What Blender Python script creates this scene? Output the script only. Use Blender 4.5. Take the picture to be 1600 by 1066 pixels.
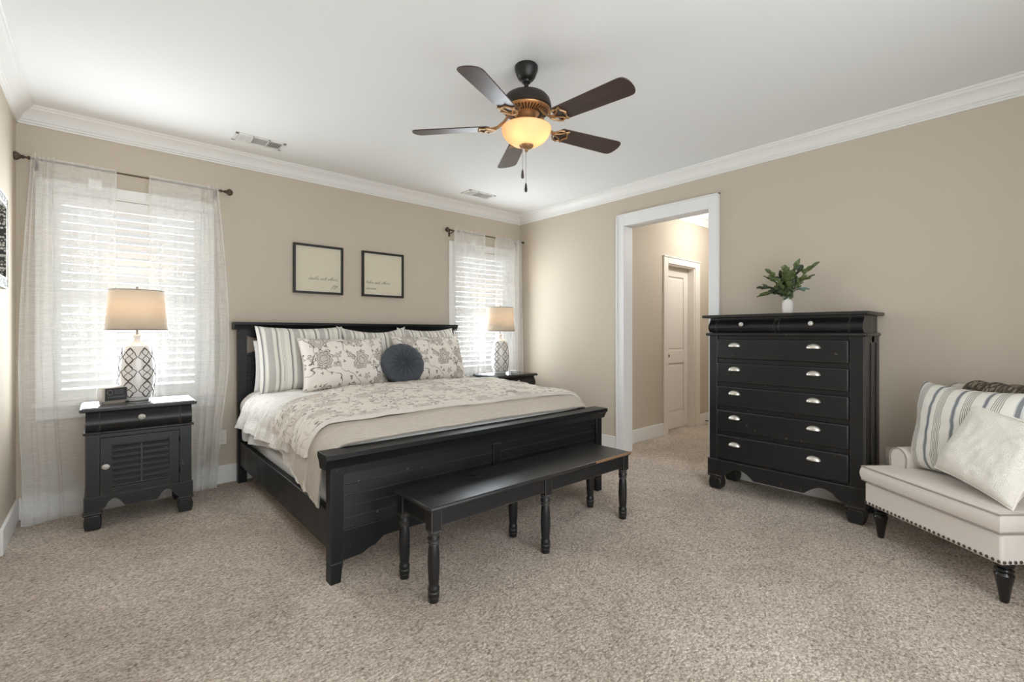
import bpy, math, random
from mathutils import Vector, Matrix, noise
PI = math.pi; R = math.radians
S = bpy.context.scene
C = S.collection
for o in list(bpy.data.objects): bpy.data.objects.remove(o)
random.seed(7)

# ---------------------------------------------------------------- camera, world, light, exposure
cam = bpy.data.cameras.new('camera'); cam.lens = 16.415; cam.sensor_width = 36; cam.shift_y = -0.00786; cam.clip_start = .02
co = bpy.data.objects.new('camera', cam); C.objects.link(co)
co.location = (-4.0471, -4.4582, 1.2347); co.rotation_euler = (PI/2, 0, R(48.752-90)); S.camera = co

W = bpy.data.worlds.new('sky'); S.world = W; W.use_nodes = True
wn = W.node_tree.nodes['Background']; wn.inputs[0].default_value = (0.91, 0.96, 1.0, 1); wn.inputs[1].default_value = 1.6

def area(name, loc, rot, sx, sy, power, col, spread=180):
    l = bpy.data.lights.new(name, 'AREA'); l.shape = 'RECTANGLE'; l.size = sx; l.size_y = sy; l.energy = power; l.color = col; l.spread = R(spread)
    o = bpy.data.objects.new(name, l); C.objects.link(o); o.location = loc; o.rotation_euler = rot
    return o
def point(name, loc, power, col, rad):
    l = bpy.data.lights.new(name, 'POINT'); l.energy = power; l.color = col; l.shadow_soft_size = rad
    o = bpy.data.objects.new(name, l); C.objects.link(o); o.location = loc
    return o
DAY = (0.86, 0.94, 1.0)
# daylight entering at the two bedroom windows (room side of the blinds)
area('window_daylight', (-3.86, -.152, 1.46), (R(-90), 0, 0), .80, 1.36, 11.5, DAY)
area('window_daylight', (-.66, -.152, 1.46), (R(-90), 0, 0), .66, 1.36, 9.5, DAY)
area('window_daylight', (-3.875, -.05, 1.46), (R(-90), 0, 0), .84, 1.36, .45, DAY)
area('window_daylight', (-.585, -.05, 1.46), (R(-90), 0, 0), .84, 1.36, .45, DAY)
# sky light reaching the panes from outside
area('outdoor_daylight', (-3.875, .40, 1.55), (R(-90), 0, 0), 1.0, 1.6, .6, DAY, 180)
area('outdoor_daylight', (-.585, .40, 1.55), (R(-90), 0, 0), 1.0, 1.6, .6, DAY, 180)
HALL_LAMP = point('hall_lamp_light', (1.62, -2.1, 2.45), 12, (1, .97, .92), .08)
S.view_settings.view_transform = 'Standard'; S.view_settings.look = 'None'; S.view_settings.gamma = 1
S.view_settings.use_curve_mapping = False; S.view_settings.exposure = 1.36
S.cycles.use_denoising = True
S.cycles.max_bounces = 10; S.cycles.diffuse_bounces = 5; S.cycles.transparent_max_bounces = 24; S.cycles.sample_clamp_indirect = 6

# ---------------------------------------------------------------- materials
def lin(c):
    if isinstance(c, str): c = [int(c[i:i+2], 16)/255 for i in (0, 2, 4)]
    return tuple((x/12.92 if x <= .04045 else ((x+.055)/1.055)**2.4) for x in c) + (1,)
class N:
    """tiny node helper"""
    def __init__(s, name):
        s.m = bpy.data.materials.new(name); s.m.use_nodes = True; s.t = s.m.node_tree; s.b = s.t.nodes['Principled BSDF']; s.out = s.t.nodes['Material Output']
    def n(s, typ, **kw):
        x = s.t.nodes.new(typ)
        for k, v in kw.items(): setattr(x, k, v)
        return x
    def l(s, a, b): s.t.links.new(a, b)
    def val(s, node, i, v):
        if isinstance(v, (int, float)): node.inputs[i].default_value = v
        elif isinstance(v, tuple): node.inputs[i].default_value = v
        else: s.l(v, node.inputs[i])
    def math(s, op, a, b=0.0, c=0.0):
        x = s.n('ShaderNodeMath', operation=op); s.val(x, 0, a); s.val(x, 1, b)
        if op in ('MULTIPLY_ADD', 'SMOOTH_MIN', 'WRAP'): s.val(x, 2, c)
        return x.outputs[0]
    def mix(s, f, a, b):
        x = s.n('ShaderNodeMix', data_type='RGBA'); s.val(x, 0, f); s.val(x, 6, a); s.val(x, 7, b); return x.outputs[2]
    def noise(s, vec, scale, detail=2, rough=.5, dist=0):
        x = s.n('ShaderNodeTexNoise'); s.l(vec, x.inputs['Vector']); x.inputs['Scale'].default_value = scale
        x.inputs['Detail'].default_value = detail; x.inputs['Roughness'].default_value = rough; x.inputs['Distortion'].default_value = dist
        return x.outputs['Fac']
    def ramp(s, f, stops, interp='LINEAR'):
        x = s.n('ShaderNodeValToRGB'); s.l(f, x.inputs[0]); r = x.color_ramp; r.interpolation = interp
        while len(r.elements) > 1: r.elements.remove(r.elements[0])
        r.elements[0].position = stops[0][0]; r.elements[0].color = stops[0][1]
        for p, c in stops[1:]:
            e = r.elements.new(p); e.color = c
        return x.outputs[0]
    def obj(s): return s.n('ShaderNodeTexCoord').outputs['Object']
    def uv(s): return s.n('ShaderNodeTexCoord').outputs['UV']
    def scale(s, vec, sc):
        x = s.n('ShaderNodeMapping'); s.l(vec, x.inputs[0]); x.inputs['Scale'].default_value = sc; return x.outputs[0]
    def bump(s, h, strength=.3, dist=.01):
        x = s.n('ShaderNodeBump'); x.inputs['Strength'].default_value = strength; x.inputs['Distance'].default_value = dist
        s.l(h, x.inputs['Height']); s.l(x.outputs[0], s.b.inputs['Normal']); return x.outputs[0]
def plain(name, col, rough=.5, metal=0, spec=.5, var=.06, vs=6, bump=0, bs=200, bd=.001, coat=0):
    k = N(name); c = lin(col); v = k.obj()
    f = k.noise(v, vs, 3)
    d = tuple(x*(1-var) for x in c[:3]) + (1,); e = tuple(min(1, x*(1+var)) for x in c[:3]) + (1,)
    k.l(k.mix(f, d, e), k.b.inputs['Base Color'])
    k.b.inputs['Roughness'].default_value = rough; k.b.inputs['Metallic'].default_value = metal; k.b.inputs['Specular IOR Level'].default_value = spec
    k.b.inputs['Coat Weight'].default_value = coat
    if bump: k.bump(k.noise(v, bs, 2), bump, bd)
    return k.m
M = {}
M['wall'] = plain('greige_wall_paint', (.765, .722, .658), .75, spec=.25, var=.012, vs=1.5, bump=.04, bs=180)
M['ceil'] = plain('ceiling_paint', (.915, .92, .92), .9, spec=.1, var=.01, vs=2)
M['trim'] = plain('white_trim_paint', (.90, .895, .885), .4, spec=.4, var=.01)
M['casing'] = plain('cool_white_paint', (.90, .90, .90), .45, spec=.4, var=.01)
M['halldoor'] = plain('door_paint', (.90, .875, .84), .45, spec=.4, var=.01)
M['slat'] = None
def black_paint(name, col, rough, edge=(.36, .33, .30), wear=0, spec=.42, rub_glint=4.0):
    k = N(name); v = k.obj(); n1 = k.noise(v, 7, 4, .6); n2 = k.noise(v, 60, 3)
    c = lin(col); c2 = tuple(x*1.5 for x in c[:3])+(1,)
    base = k.mix(n1, c, c2)
    spots = k.math('GREATER_THAN', k.noise(v, 38, 1), .775 - wear)
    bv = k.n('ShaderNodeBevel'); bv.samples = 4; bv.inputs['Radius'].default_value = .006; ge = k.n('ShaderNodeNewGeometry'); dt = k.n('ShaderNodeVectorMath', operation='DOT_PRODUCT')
    k.l(bv.outputs[0], dt.inputs[0]); k.l(ge.outputs['Normal'], dt.inputs[1]); em_ = k.math('MULTIPLY', k.math('MULTIPLY', k.math('SUBTRACT', 1.0, dt.outputs['Value']), 3.0), k.math('MULTIPLY', n1, rub_glint))
    em_ = k.math('MINIMUM', em_, .5); base = k.mix(em_, base, lin((.50, .48, .46)))      # edge highlights painted into the colour, with some paint rubbed thin
    k.l(k.mix(spots, base, lin(edge)), k.b.inputs['Base Color'])
    r = k.math('MULTIPLY_ADD', n1, .22, rough-.1); k.l(r, k.b.inputs['Roughness']); k.bump(n2, .05, .001)
    k.b.inputs['Specular IOR Level'].default_value = spec
    return k.m
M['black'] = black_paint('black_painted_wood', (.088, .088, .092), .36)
M['black2'] = black_paint('charcoal_bed_paint', (.078, .083, .090), .40, spec=.25, rub_glint=1.2)
M['groove'] = plain('shadow_black', (.04, .04, .042), .6)
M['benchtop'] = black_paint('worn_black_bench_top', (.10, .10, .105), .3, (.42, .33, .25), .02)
M['wornwood'] = plain('bare_worn_wood', (.52, .40, .30), .5, var=.25, vs=40)
M['knob'] = plain('antique_silver_knob', (.78, .76, .73), .45, .35, var=.25, vs=120)
M['cup'] = plain('brushed_nickel', (.86, .84, .80), .32, .7, var=.08, vs=60)
M['hinge'] = plain('dark_hinge_metal', (.12, .12, .13), .4, .6)
M['bronze'] = plain('aged_bronze', (.33, .28, .235), .42, .5, var=.3, vs=50)
M['fanmetal'] = plain('fan_dark_bronze', (.20, .17, .145), .42, .45, var=.15, vs=30)
M['irons'] = plain('fan_blade_iron_bronze', (.66, .52, .36), .4, .6, var=.15, vs=30)
M['canopy'] = plain('fan_canopy_metal', (.17, .165, .16), .38, .5)
M['chain'] = plain('pull_chain_metal', (.62, .60, .57), .4, .6)
M['fob'] = plain('dark_pull_fob', (.27, .22, .18), .4)
M['outlet'] = plain('outlet_plastic', (.88, .86, .82), .35, var=.01)
M['slot'] = plain('outlet_slot_dark', (.3, .29, .27), .5)
M['ceramic'] = plain('white_ceramic', (.90, .885, .87), .22, spec=.6, var=.03, vs=14, coat=.3)
M['lattice'] = plain('grey_brown_glaze', (.32, .30, .27), .35, var=.35, vs=70)
M['vase'] = plain('ribbed_vase_ceramic', (.90, .88, .85), .35, var=.02)
M['clock'] = plain('beige_clock_plastic', (.74, .71, .66), .4, var=.02)
M['clockface'] = plain('dark_glossy_clock_face', (.17, .18, .185), .12, spec=.7)
M['clockmark'] = plain('pale_clock_marks', (.48, .50, .50), .4)
M['puck'] = plain('white_plastic', (.85, .85, .84), .35, var=.02)
M['frame'] = plain('black_picture_frame', (.12, .11, .095), .4)
M['paper'] = plain('cream_print_paper', (.82, .79, .705), .6, var=.01)
M['paperedge'] = plain('print_edge_white', (.90, .88, .83), .6)
M['ink'] = plain('grey_ink', (.42, .39, .33), .7)
M['leg'] = plain('gloss_black_leg', (.05, .05, .052), .18, coat=.4)
M['nail'] = plain('antique_nailhead', (.34, .31, .29), .3, .8)
M['cord'] = plain('dark_cord', (.22, .22, .22), .5)
M['vent'] = plain('white_vent_enamel', (.88, .875, .86), .45, var=.01)
M['ventdark'] = plain('vent_opening_dark', (.28, .275, .27), .7)
M['tag'] = plain('curtain_tag_white', (.95, .95, .94), .7, var=.01)

def glass_mat(name, col=(1, 1, 1, 1), rough=0, alpha=.12):
    k = N(name); tr = k.n('ShaderNodeBsdfTransparent'); gl = k.n('ShaderNodeBsdfGlossy'); gl.inputs['Roughness'].default_value = rough
    fr = k.n('ShaderNodeFresnel'); fr.inputs[0].default_value = 1.5
    mx = k.n('ShaderNodeMixShader'); k.l(fr.outputs[0], mx.inputs[0]); tr.inputs[0].default_value = col
    k.l(tr.outputs[0], mx.inputs[1]); k.l(gl.outputs[0], mx.inputs[2]); k.l(mx.outputs[0], k.out.inputs[0]); return k.m
M['glass'] = glass_mat('window_glass')
def thin(name, col, trans=.4, clear=0.0, clearmap=None, rough=.8):
    """cloth-like: diffuse + translucent, optionally partly see-through"""
    k = N(name); k.b.inputs['Roughness'].default_value = rough; k.b.inputs['Specular IOR Level'].default_value = .1
    v = k.obj(); c = lin(col)
    if isinstance(col, tuple) or isinstance(col, str):
        k.b.inputs['Base Color'].default_value = c
    tl = k.n('ShaderNodeBsdfTranslucent'); tl.inputs[0].default_value = c
    m1 = k.n('ShaderNodeMixShader'); m1.inputs[0].default_value = trans; k.l(k.b.outputs[0], m1.inputs[1]); k.l(tl.outputs[0], m1.inputs[2])
    res = m1.outputs[0]
    if clear:
        tp = k.n('ShaderNodeBsdfTransparent'); m2 = k.n('ShaderNodeMixShader')
        # slubby weave: horizontal threads make the cloth a little denser
        f = k.noise(k.scale(v, (14, 14, 260)), 1.0, 2, .6)
        g = k.math('MULTIPLY_ADD', f, -.28, clear+.14); k.l(g, m2.inputs[0])
        k.l(res, m2.inputs[1]); k.l(tp.outputs[0], m2.inputs[2]); res = m2.outputs[0]
    k.l(res, k.out.inputs[0]); return k
M['slat'] = thin('white_blind_slat', (.92, .92, .915), .22, rough=.5).m
M['sheer'] = thin('sheer_white_curtain', (.97, .97, .965), .42, .52).m
k = thin('lamp_shade_linen', (.80, .765, .71), .5)
f = k.noise(k.scale(k.uv(), (400, 14, 1)), 1, 2); k.l(k.mix(f, lin((.74, .70, .65)), lin((.86, .83, .78))), k.b.inputs['Base Color']); M['shade'] = k.m
M['shadein'] = thin('shade_lining_white', (.93, .92, .90), .35).m
k = thin('alabaster_bowl_glass', (.95, .86, .76), .70, rough=.35); k.b.inputs['Specular IOR Level'].default_value = .5
M['bowl'] = k.m
k = N('glowing_bulb'); em = k.n('ShaderNodeEmission'); em.inputs[0].default_value = (1, .72, .42, 1); em.inputs[1].default_value = 4; k.l(em.outputs[0], k.out.inputs[0]); M['bulb'] = k.m

# carpet
k = N('beige_carpet'); v = k.obj()
big = k.noise(v, 1.6, 4, .6, .6); mid = k.noise(v, 14, 3, .6); fine = k.noise(k.scale(v, (.62, 1.25, 1)), 78, 4, .8, .8)
vo = k.n('ShaderNodeTexVoronoi'); k.l(v, vo.inputs['Vector']); vo.inputs['Scale'].default_value = 95
tuft = k.math('MULTIPLY', vo.outputs['Distance'], 1.0)
h = k.math('ADD', k.math('MULTIPLY', fine, .8), k.math('MULTIPLY', k.math('SUBTRACT', 1.0, tuft), .5))
col = k.ramp(k.math('ADD', k.math('MULTIPLY', fine, .95), k.math('MULTIPLY', vo.outputs['Distance'], -.22)), [(.12, lin((.40, .34, .285))), (.33, lin((.76, .70, .635))), (.50, lin((.95, .90, .845)))])
tone = k.ramp(k.math('ADD', k.math('MULTIPLY', big, .7), k.math('MULTIPLY', mid, .3)), [(.40, (.78, .765, .75, 1)), (.60, (1, 1, 1, 1))])
mm = k.n('ShaderNodeMix', data_type='RGBA', blend_type='MULTIPLY'); mm.inputs[0].default_value = 1; k.l(col, mm.inputs[6]); k.l(tone, mm.inputs[7])
k.l(mm.outputs[2], k.b.inputs['Base Color']); k.b.inputs['Roughness'].default_value = 1; k.b.inputs['Specular IOR Level'].default_value = .05
k.b.inputs['Sheen Weight'].default_value = .15; k.bump(h, .9, .012); M['carpet'] = k.m

def cloth(name, col, col2=None, weave=(500, 500, 500), bump=.25, rough=.95, wr=None):
    k = N(name); v = k.obj(); f = k.noise(k.scale(v, weave), 1, 3, .7)
    k.l(k.mix(f, lin(col), lin(col2 or col)), k.b.inputs['Base Color'])
    k.b.inputs['Roughness'].default_value = rough; k.b.inputs['Specular IOR Level'].default_value = .1; k.b.inputs['Sheen Weight'].default_value = .1
    k.bump(f, bump, .002); return k.m
M['linen'] = cloth('oatmeal_linen', (.80, .765, .73), (.88, .85, .82), (300, 300, 300), .2)
M['linenpipe'] = cloth('oatmeal_piping', (.60, .56, .52), (.66, .62, .58))
M['sheet'] = cloth('white_cotton', (.90, .89, .885), (.94, .935, .93), (60, 60, 60), .15)
M['mattress'] = cloth('mattress_ticking', (.84, .83, .82), (.92, .915, .90), (40, 40, 120), .3)
M['velvet'] = cloth('slate_velvet', (.25, .265, .29), (.34, .355, .385), (160, 160, 160), .15, .7)
# knitted / waffle cream pillow
k = N('cream_waffle_knit'); u = k.scale(k.uv(), (1, 1, 1)); br = k.n('ShaderNodeTexVoronoi'); br.distance = 'CHEBYCHEV'; k.l(u, br.inputs['Vector']); br.inputs['Scale'].default_value = 50; br.inputs['Randomness'].default_value = .35
k.l(k.mix(br.outputs['Distance'], lin((.95, .935, .90)), lin((.86, .84, .79))), k.b.inputs['Base Color']); k.b.inputs['Roughness'].default_value = .95
k.bump(br.outputs['Distance'], .6, -.008); M['cream'] = k.m
# knitted throw on the chair
k = N('taupe_chunky_knit'); br = k.n('ShaderNodeTexVoronoi'); k.l(k.scale(k.uv(), (1, .45, 1)), br.inputs['Vector']); br.inputs['Scale'].default_value = 60
k.l(k.ramp(br.outputs['Distance'], [(.15, lin((.62, .57, .50))), (.6, lin((.30, .265, .225)))]), k.b.inputs['Base Color']); k.b.inputs['Roughness'].default_value = 1
k.bump(br.outputs['Distance'], .9, -.01); M['knit'] = k.m

def stripes(name, stops, reps, base_bump=.25, along=0):
    k = N(name); sp = k.n('ShaderNodeSeparateXYZ'); k.l(k.uv(), sp.inputs[0])
    f = k.math('FRACT', k.math('MULTIPLY', sp.outputs[along], reps))
    c = k.ramp(f, stops, 'CONSTANT'); w = k.noise(k.scale(k.uv(), (60, 420, 1) if along == 0 else (420, 60, 1)), 1, 2, .7)
    c2 = k.mix(k.math('MULTIPLY', w, .2), c, lin((.93, .92, .89)))
    k.l(c2, k.b.inputs['Base Color']); k.b.inputs['Roughness'].default_value = .95; k.b.inputs['Specular IOR Level'].default_value = .1
    k.bump(w, base_bump, .003); return k.m
cr = lin((.88, .865, .83)); g1 = lin((.42, .42, .425)); g2 = lin((.74, .725, .70)); g3 = lin((.66, .65, .64))
thinl = lin((.50, .49, .47))
def lines(a, b, n, c1, c2):
    out = []
    for i in range(n):
        t = a+(b-a)*i/n; out += [(t, c1), (t+(b-a)/n*.45, c2)]
    return out
M['sham'] = stripes('ticking_stripe_sham', [(0, cr), (.08, g1), (.125, g2), (.16, cr)] + lines(.26, .50, 4, g3, g2) + [(.50, cr), (.60, g2), (.63, g1), (.66, g2), (.69, cr)] + lines(.78, .92, 3, g2, cr) + [(.94, cr)], 3.4)
M['stripechair'] = stripes('blue_grey_stripe_linen', [(0, cr), (.10, lin((.70, .71, .72))), (.14, lin((.42, .435, .455))), (.25, lin((.78, .79, .79))), (.29, cr)] + lines(.45, .78, 5, thinl, cr) + [(.79, cr)], 4.4)

def floral(name, base, dens, wcoord='uv', crinkle=0.0, ink_=.85, fill=.5):
    """printed flowers, leaves and vines worked out from voronoi cells"""
    k = N(name); u = k.uv() if wcoord == 'uv' else k.obj()
    col = None; ink = []
    wob = k.n('ShaderNodeTexNoise'); k.l(u, wob.inputs['Vector']); wob.inputs['Scale'].default_value = 7*dens; wob.inputs['Detail'].default_value = 2
    off = k.n('ShaderNodeVectorMath', operation='SCALE'); sub = k.n('ShaderNodeVectorMath', operation='SUBTRACT'); k.l(wob.outputs['Color'], sub.inputs[0]); sub.inputs[1].default_value = (.5, .5, .5)
    k.l(sub.outputs[0], off.inputs[0]); off.inputs['Scale'].default_value = .10/dens
    ad = k.n('ShaderNodeVectorMath', operation='ADD'); k.l(u, ad.inputs[0]); k.l(off.outputs[0], ad.inputs[1]); uu = ad.outputs[0]
    def cell(scale, petals, r0, amp, rings, wid, keep, seed):
        mp = k.n('ShaderNodeMapping'); k.l(uu, mp.inputs[0]); mp.inputs['Location'].default_value = (seed, seed*1.7, 0)
        vo = k.n('ShaderNodeTexVoronoi', voronoi_dimensions='2D'); k.l(mp.outputs[0], vo.inputs['Vector']); vo.inputs['Scale'].default_value = scale; vo.inputs['Randomness'].default_value = .8
        sb = k.n('ShaderNodeVectorMath', operation='SUBTRACT'); k.l(mp.outputs[0], sb.inputs[0]); k.l(vo.outputs['Position'], sb.inputs[1])
        sp = k.n('ShaderNodeSeparateXYZ'); k.l(sb.outputs[0], sp.inputs[0])
        ang = k.math('ARCTAN2', sp.outputs[1], sp.outputs[0]); scc = k.n('ShaderNodeSeparateColor'); k.l(vo.outputs['Color'], scc.inputs[0])
        ang = k.math('ADD', ang, k.math('MULTIPLY', scc.outputs[0], 6.28))
        d = k.math('MULTIPLY', vo.outputs['Distance'], 1.0)
        pr = k.math('MULTIPLY_ADD', k.math('ABSOLUTE', k.math('SINE', k.math('MULTIPLY', ang, petals/2))), amp, r0)
        q = k.math('DIVIDE', d, pr)              # 1 on the petal outline
        msk = k.math('LESS_THAN', scc.outputs[1], keep); tot = None
        for r in rings:
            line = k.math('LESS_THAN', k.math('ABSOLUTE', k.math('SUBTRACT', q, r)), wid/r0*.5)
            tot = line if tot is None else k.math('MAXIMUM', tot, line)
        rad = k.math('LESS_THAN', k.math('ABSOLUTE', k.math('SINE', k.math('MULTIPLY', ang, petals*1.5))), .12)
        rad = k.math('MULTIPLY', rad, k.math('LESS_THAN', k.math('ABSOLUTE', k.math('SUBTRACT', q, .68)), .22))
        tot = k.math('MAXIMUM', tot, k.math('MULTIPLY', rad, .5)); ins = k.math('MULTIPLY', k.math('LESS_THAN', q, 1.0), msk)
        return k.math('MULTIPLY', tot, msk), ins
    A, Ai = cell(3.0*dens, 8, .22, .10, (1.0, .72, .40), .018, .62, 0.3)
    B, Bi = cell(7*dens, 5, .16, .14, (1.0, .5), .025, .45, 3.1)
    Cc, Ci = cell(15*dens, 3, .10, .22, (1.0,), .05, .35, 5.7)
    vn = k.noise(uu, 3.2*dens, 1, .4, .4); vine = k.math('LESS_THAN', k.math('ABSOLUTE', k.math('SUBTRACT', vn, .5)), .0065)
    Bm = k.math('MULTIPLY', B, k.math('SUBTRACT', 1.0, Ai)); vm = k.math('MULTIPLY', vine, k.math('SUBTRACT', 1.0, Ai)); Cm = k.math('MULTIPLY', Ci, k.math('SUBTRACT', 1.0, k.math('MAXIMUM', Ai, Bi)))
    c = k.mix(k.math('MULTIPLY', Ai, fill), lin(base), lin((.73, .68, .63)))
    c = k.mix(k.math('MULTIPLY', Bi, .30), c, lin((.66, .63, .59)))
    c = k.mix(k.math('MULTIPLY', Cm, .75), c, lin((.40, .385, .36)))
    c = k.mix(k.math('MULTIPLY', k.math('MAXIMUM', A, k.math('MAXIMUM', Bm, vm)), ink_), c, lin((.36, .33, .31)))
    h = k.noise(u, 160, 2, .6)
    if crinkle:
        cf = k.noise(k.scale(u, (3, 1.2, 1)), 18, 3, .6); c = k.mix(k.math('MULTIPLY', k.math('LESS_THAN', cf, .42), crinkle), c, lin((.60, .55, .50))); h = cf
    k.l(c, k.b.inputs['Base Color']); k.b.inputs['Roughness'].default_value = .95; k.b.inputs['Specular IOR Level'].default_value = .1
    k.bump(h, .35, .006 if crinkle else .002); return k.m
M['floral'] = floral('floral_print_linen', (.90, .875, .84), .85)
M['floralthrow'] = floral('floral_quilt', (.87, .84, .80), 2.0, 'uv', .26, .5, .35)
# duvet: white with faint plaid seersucker
k = N('white_seersucker_duvet'); u = k.uv(); a = k.noise(k.scale(u, (5, 60, 1)), 1, 3, .6); b = k.noise(k.scale(u, (90, 3.0, 1)), 1, 2, .6)
m1 = k.math('MULTIPLY', k.math('GREATER_THAN', a, .56), k.math('GREATER_THAN', b, .46))
k.l(k.mix(k.math('MULTIPLY', m1, .7), lin((.91, .895, .875)), lin((.70, .685, .66))), k.b.inputs['Base Color']); k.b.inputs['Roughness'].default_value = .95
k.b.inputs['Specular IOR Level'].default_value = .1; k.bump(k.math('ADD', a, b), .5, .006); M['duvet'] = k.m
k = N('beige_matelasse_coverlet'); u = k.uv(); a = k.noise(k.scale(u, (9, 55, 1)), 1, 3, .65)
k.l(k.mix(a, lin((.74, .695, .64)), lin((.90, .865, .815))), k.b.inputs['Base Color']); k.b.inputs['Roughness'].default_value = .95; k.b.inputs['Specular IOR Level'].default_value = .1
k.bump(a, .9, .016); M['coverlet'] = k.m
# fan blades: dark walnut
k = N('dark_walnut_blade'); v = k.obj(); w = k.noise(k.scale(v, (3, 45, 45)), 1, 4, .6); k.l(k.mix(w, lin((.13, .105, .10)), lin((.33, .25, .225))), k.b.inputs['Base Color'])
k.b.inputs['Roughness'].default_value = .34; k.b.inputs['Specular IOR Level'].default_value = .6; M['blade'] = k.m
# leaves
for nm, c1, c2 in (('leaf', (.27, .33, .19), (.44, .49, .30)), ('leafdark', (.21, .26, .19), (.32, .36, .27)), ('leafblue', (.45, .54, .50), (.62, .70, .65)), ('bud', (.52, .44, .38), (.62, .54, .46))):
    k = N('greenery_'+nm); k.l(k.mix(k.noise(k.obj(), 25, 2), lin(c1), lin(c2)), k.b.inputs['Base Color']); k.b.inputs['Roughness'].default_value = .5; M[nm] = k.m
k = N('ornate_silver_frame'); v = k.obj(); vo = k.n('ShaderNodeTexVoronoi'); k.l(v, vo.inputs['Vector']); vo.inputs['Scale'].default_value = 70
k.l(k.ramp(vo.outputs['Distance'], [(.2, lin((.85, .83, .78))), (.55, lin((.16, .15, .13)))]), k.b.inputs['Base Color']); k.b.inputs['Roughness'].default_value = .5; k.bump(vo.outputs['Distance'], .8, -.004); M['ornate'] = k.m
k = N('mirror_glass'); k.b.inputs['Metallic'].default_value = 1; k.b.inputs['Roughness'].default_value = .03; k.b.inputs['Base Color'].default_value = (.85, .86, .86, 1); M['mirror'] = k.m
k = N('glass_top'); k.b.inputs['Base Color'].default_value = (.8, .83, .83, 1); k.b.inputs['Roughness'].default_value = .03; k.b.inputs['Metallic'].default_value = 0; k.b.inputs['IOR'].default_value = 1.5
k.b.inputs['Base Color'].default_value = lin((.10, .10, .105)); M['glasstop'] = k.m

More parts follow.
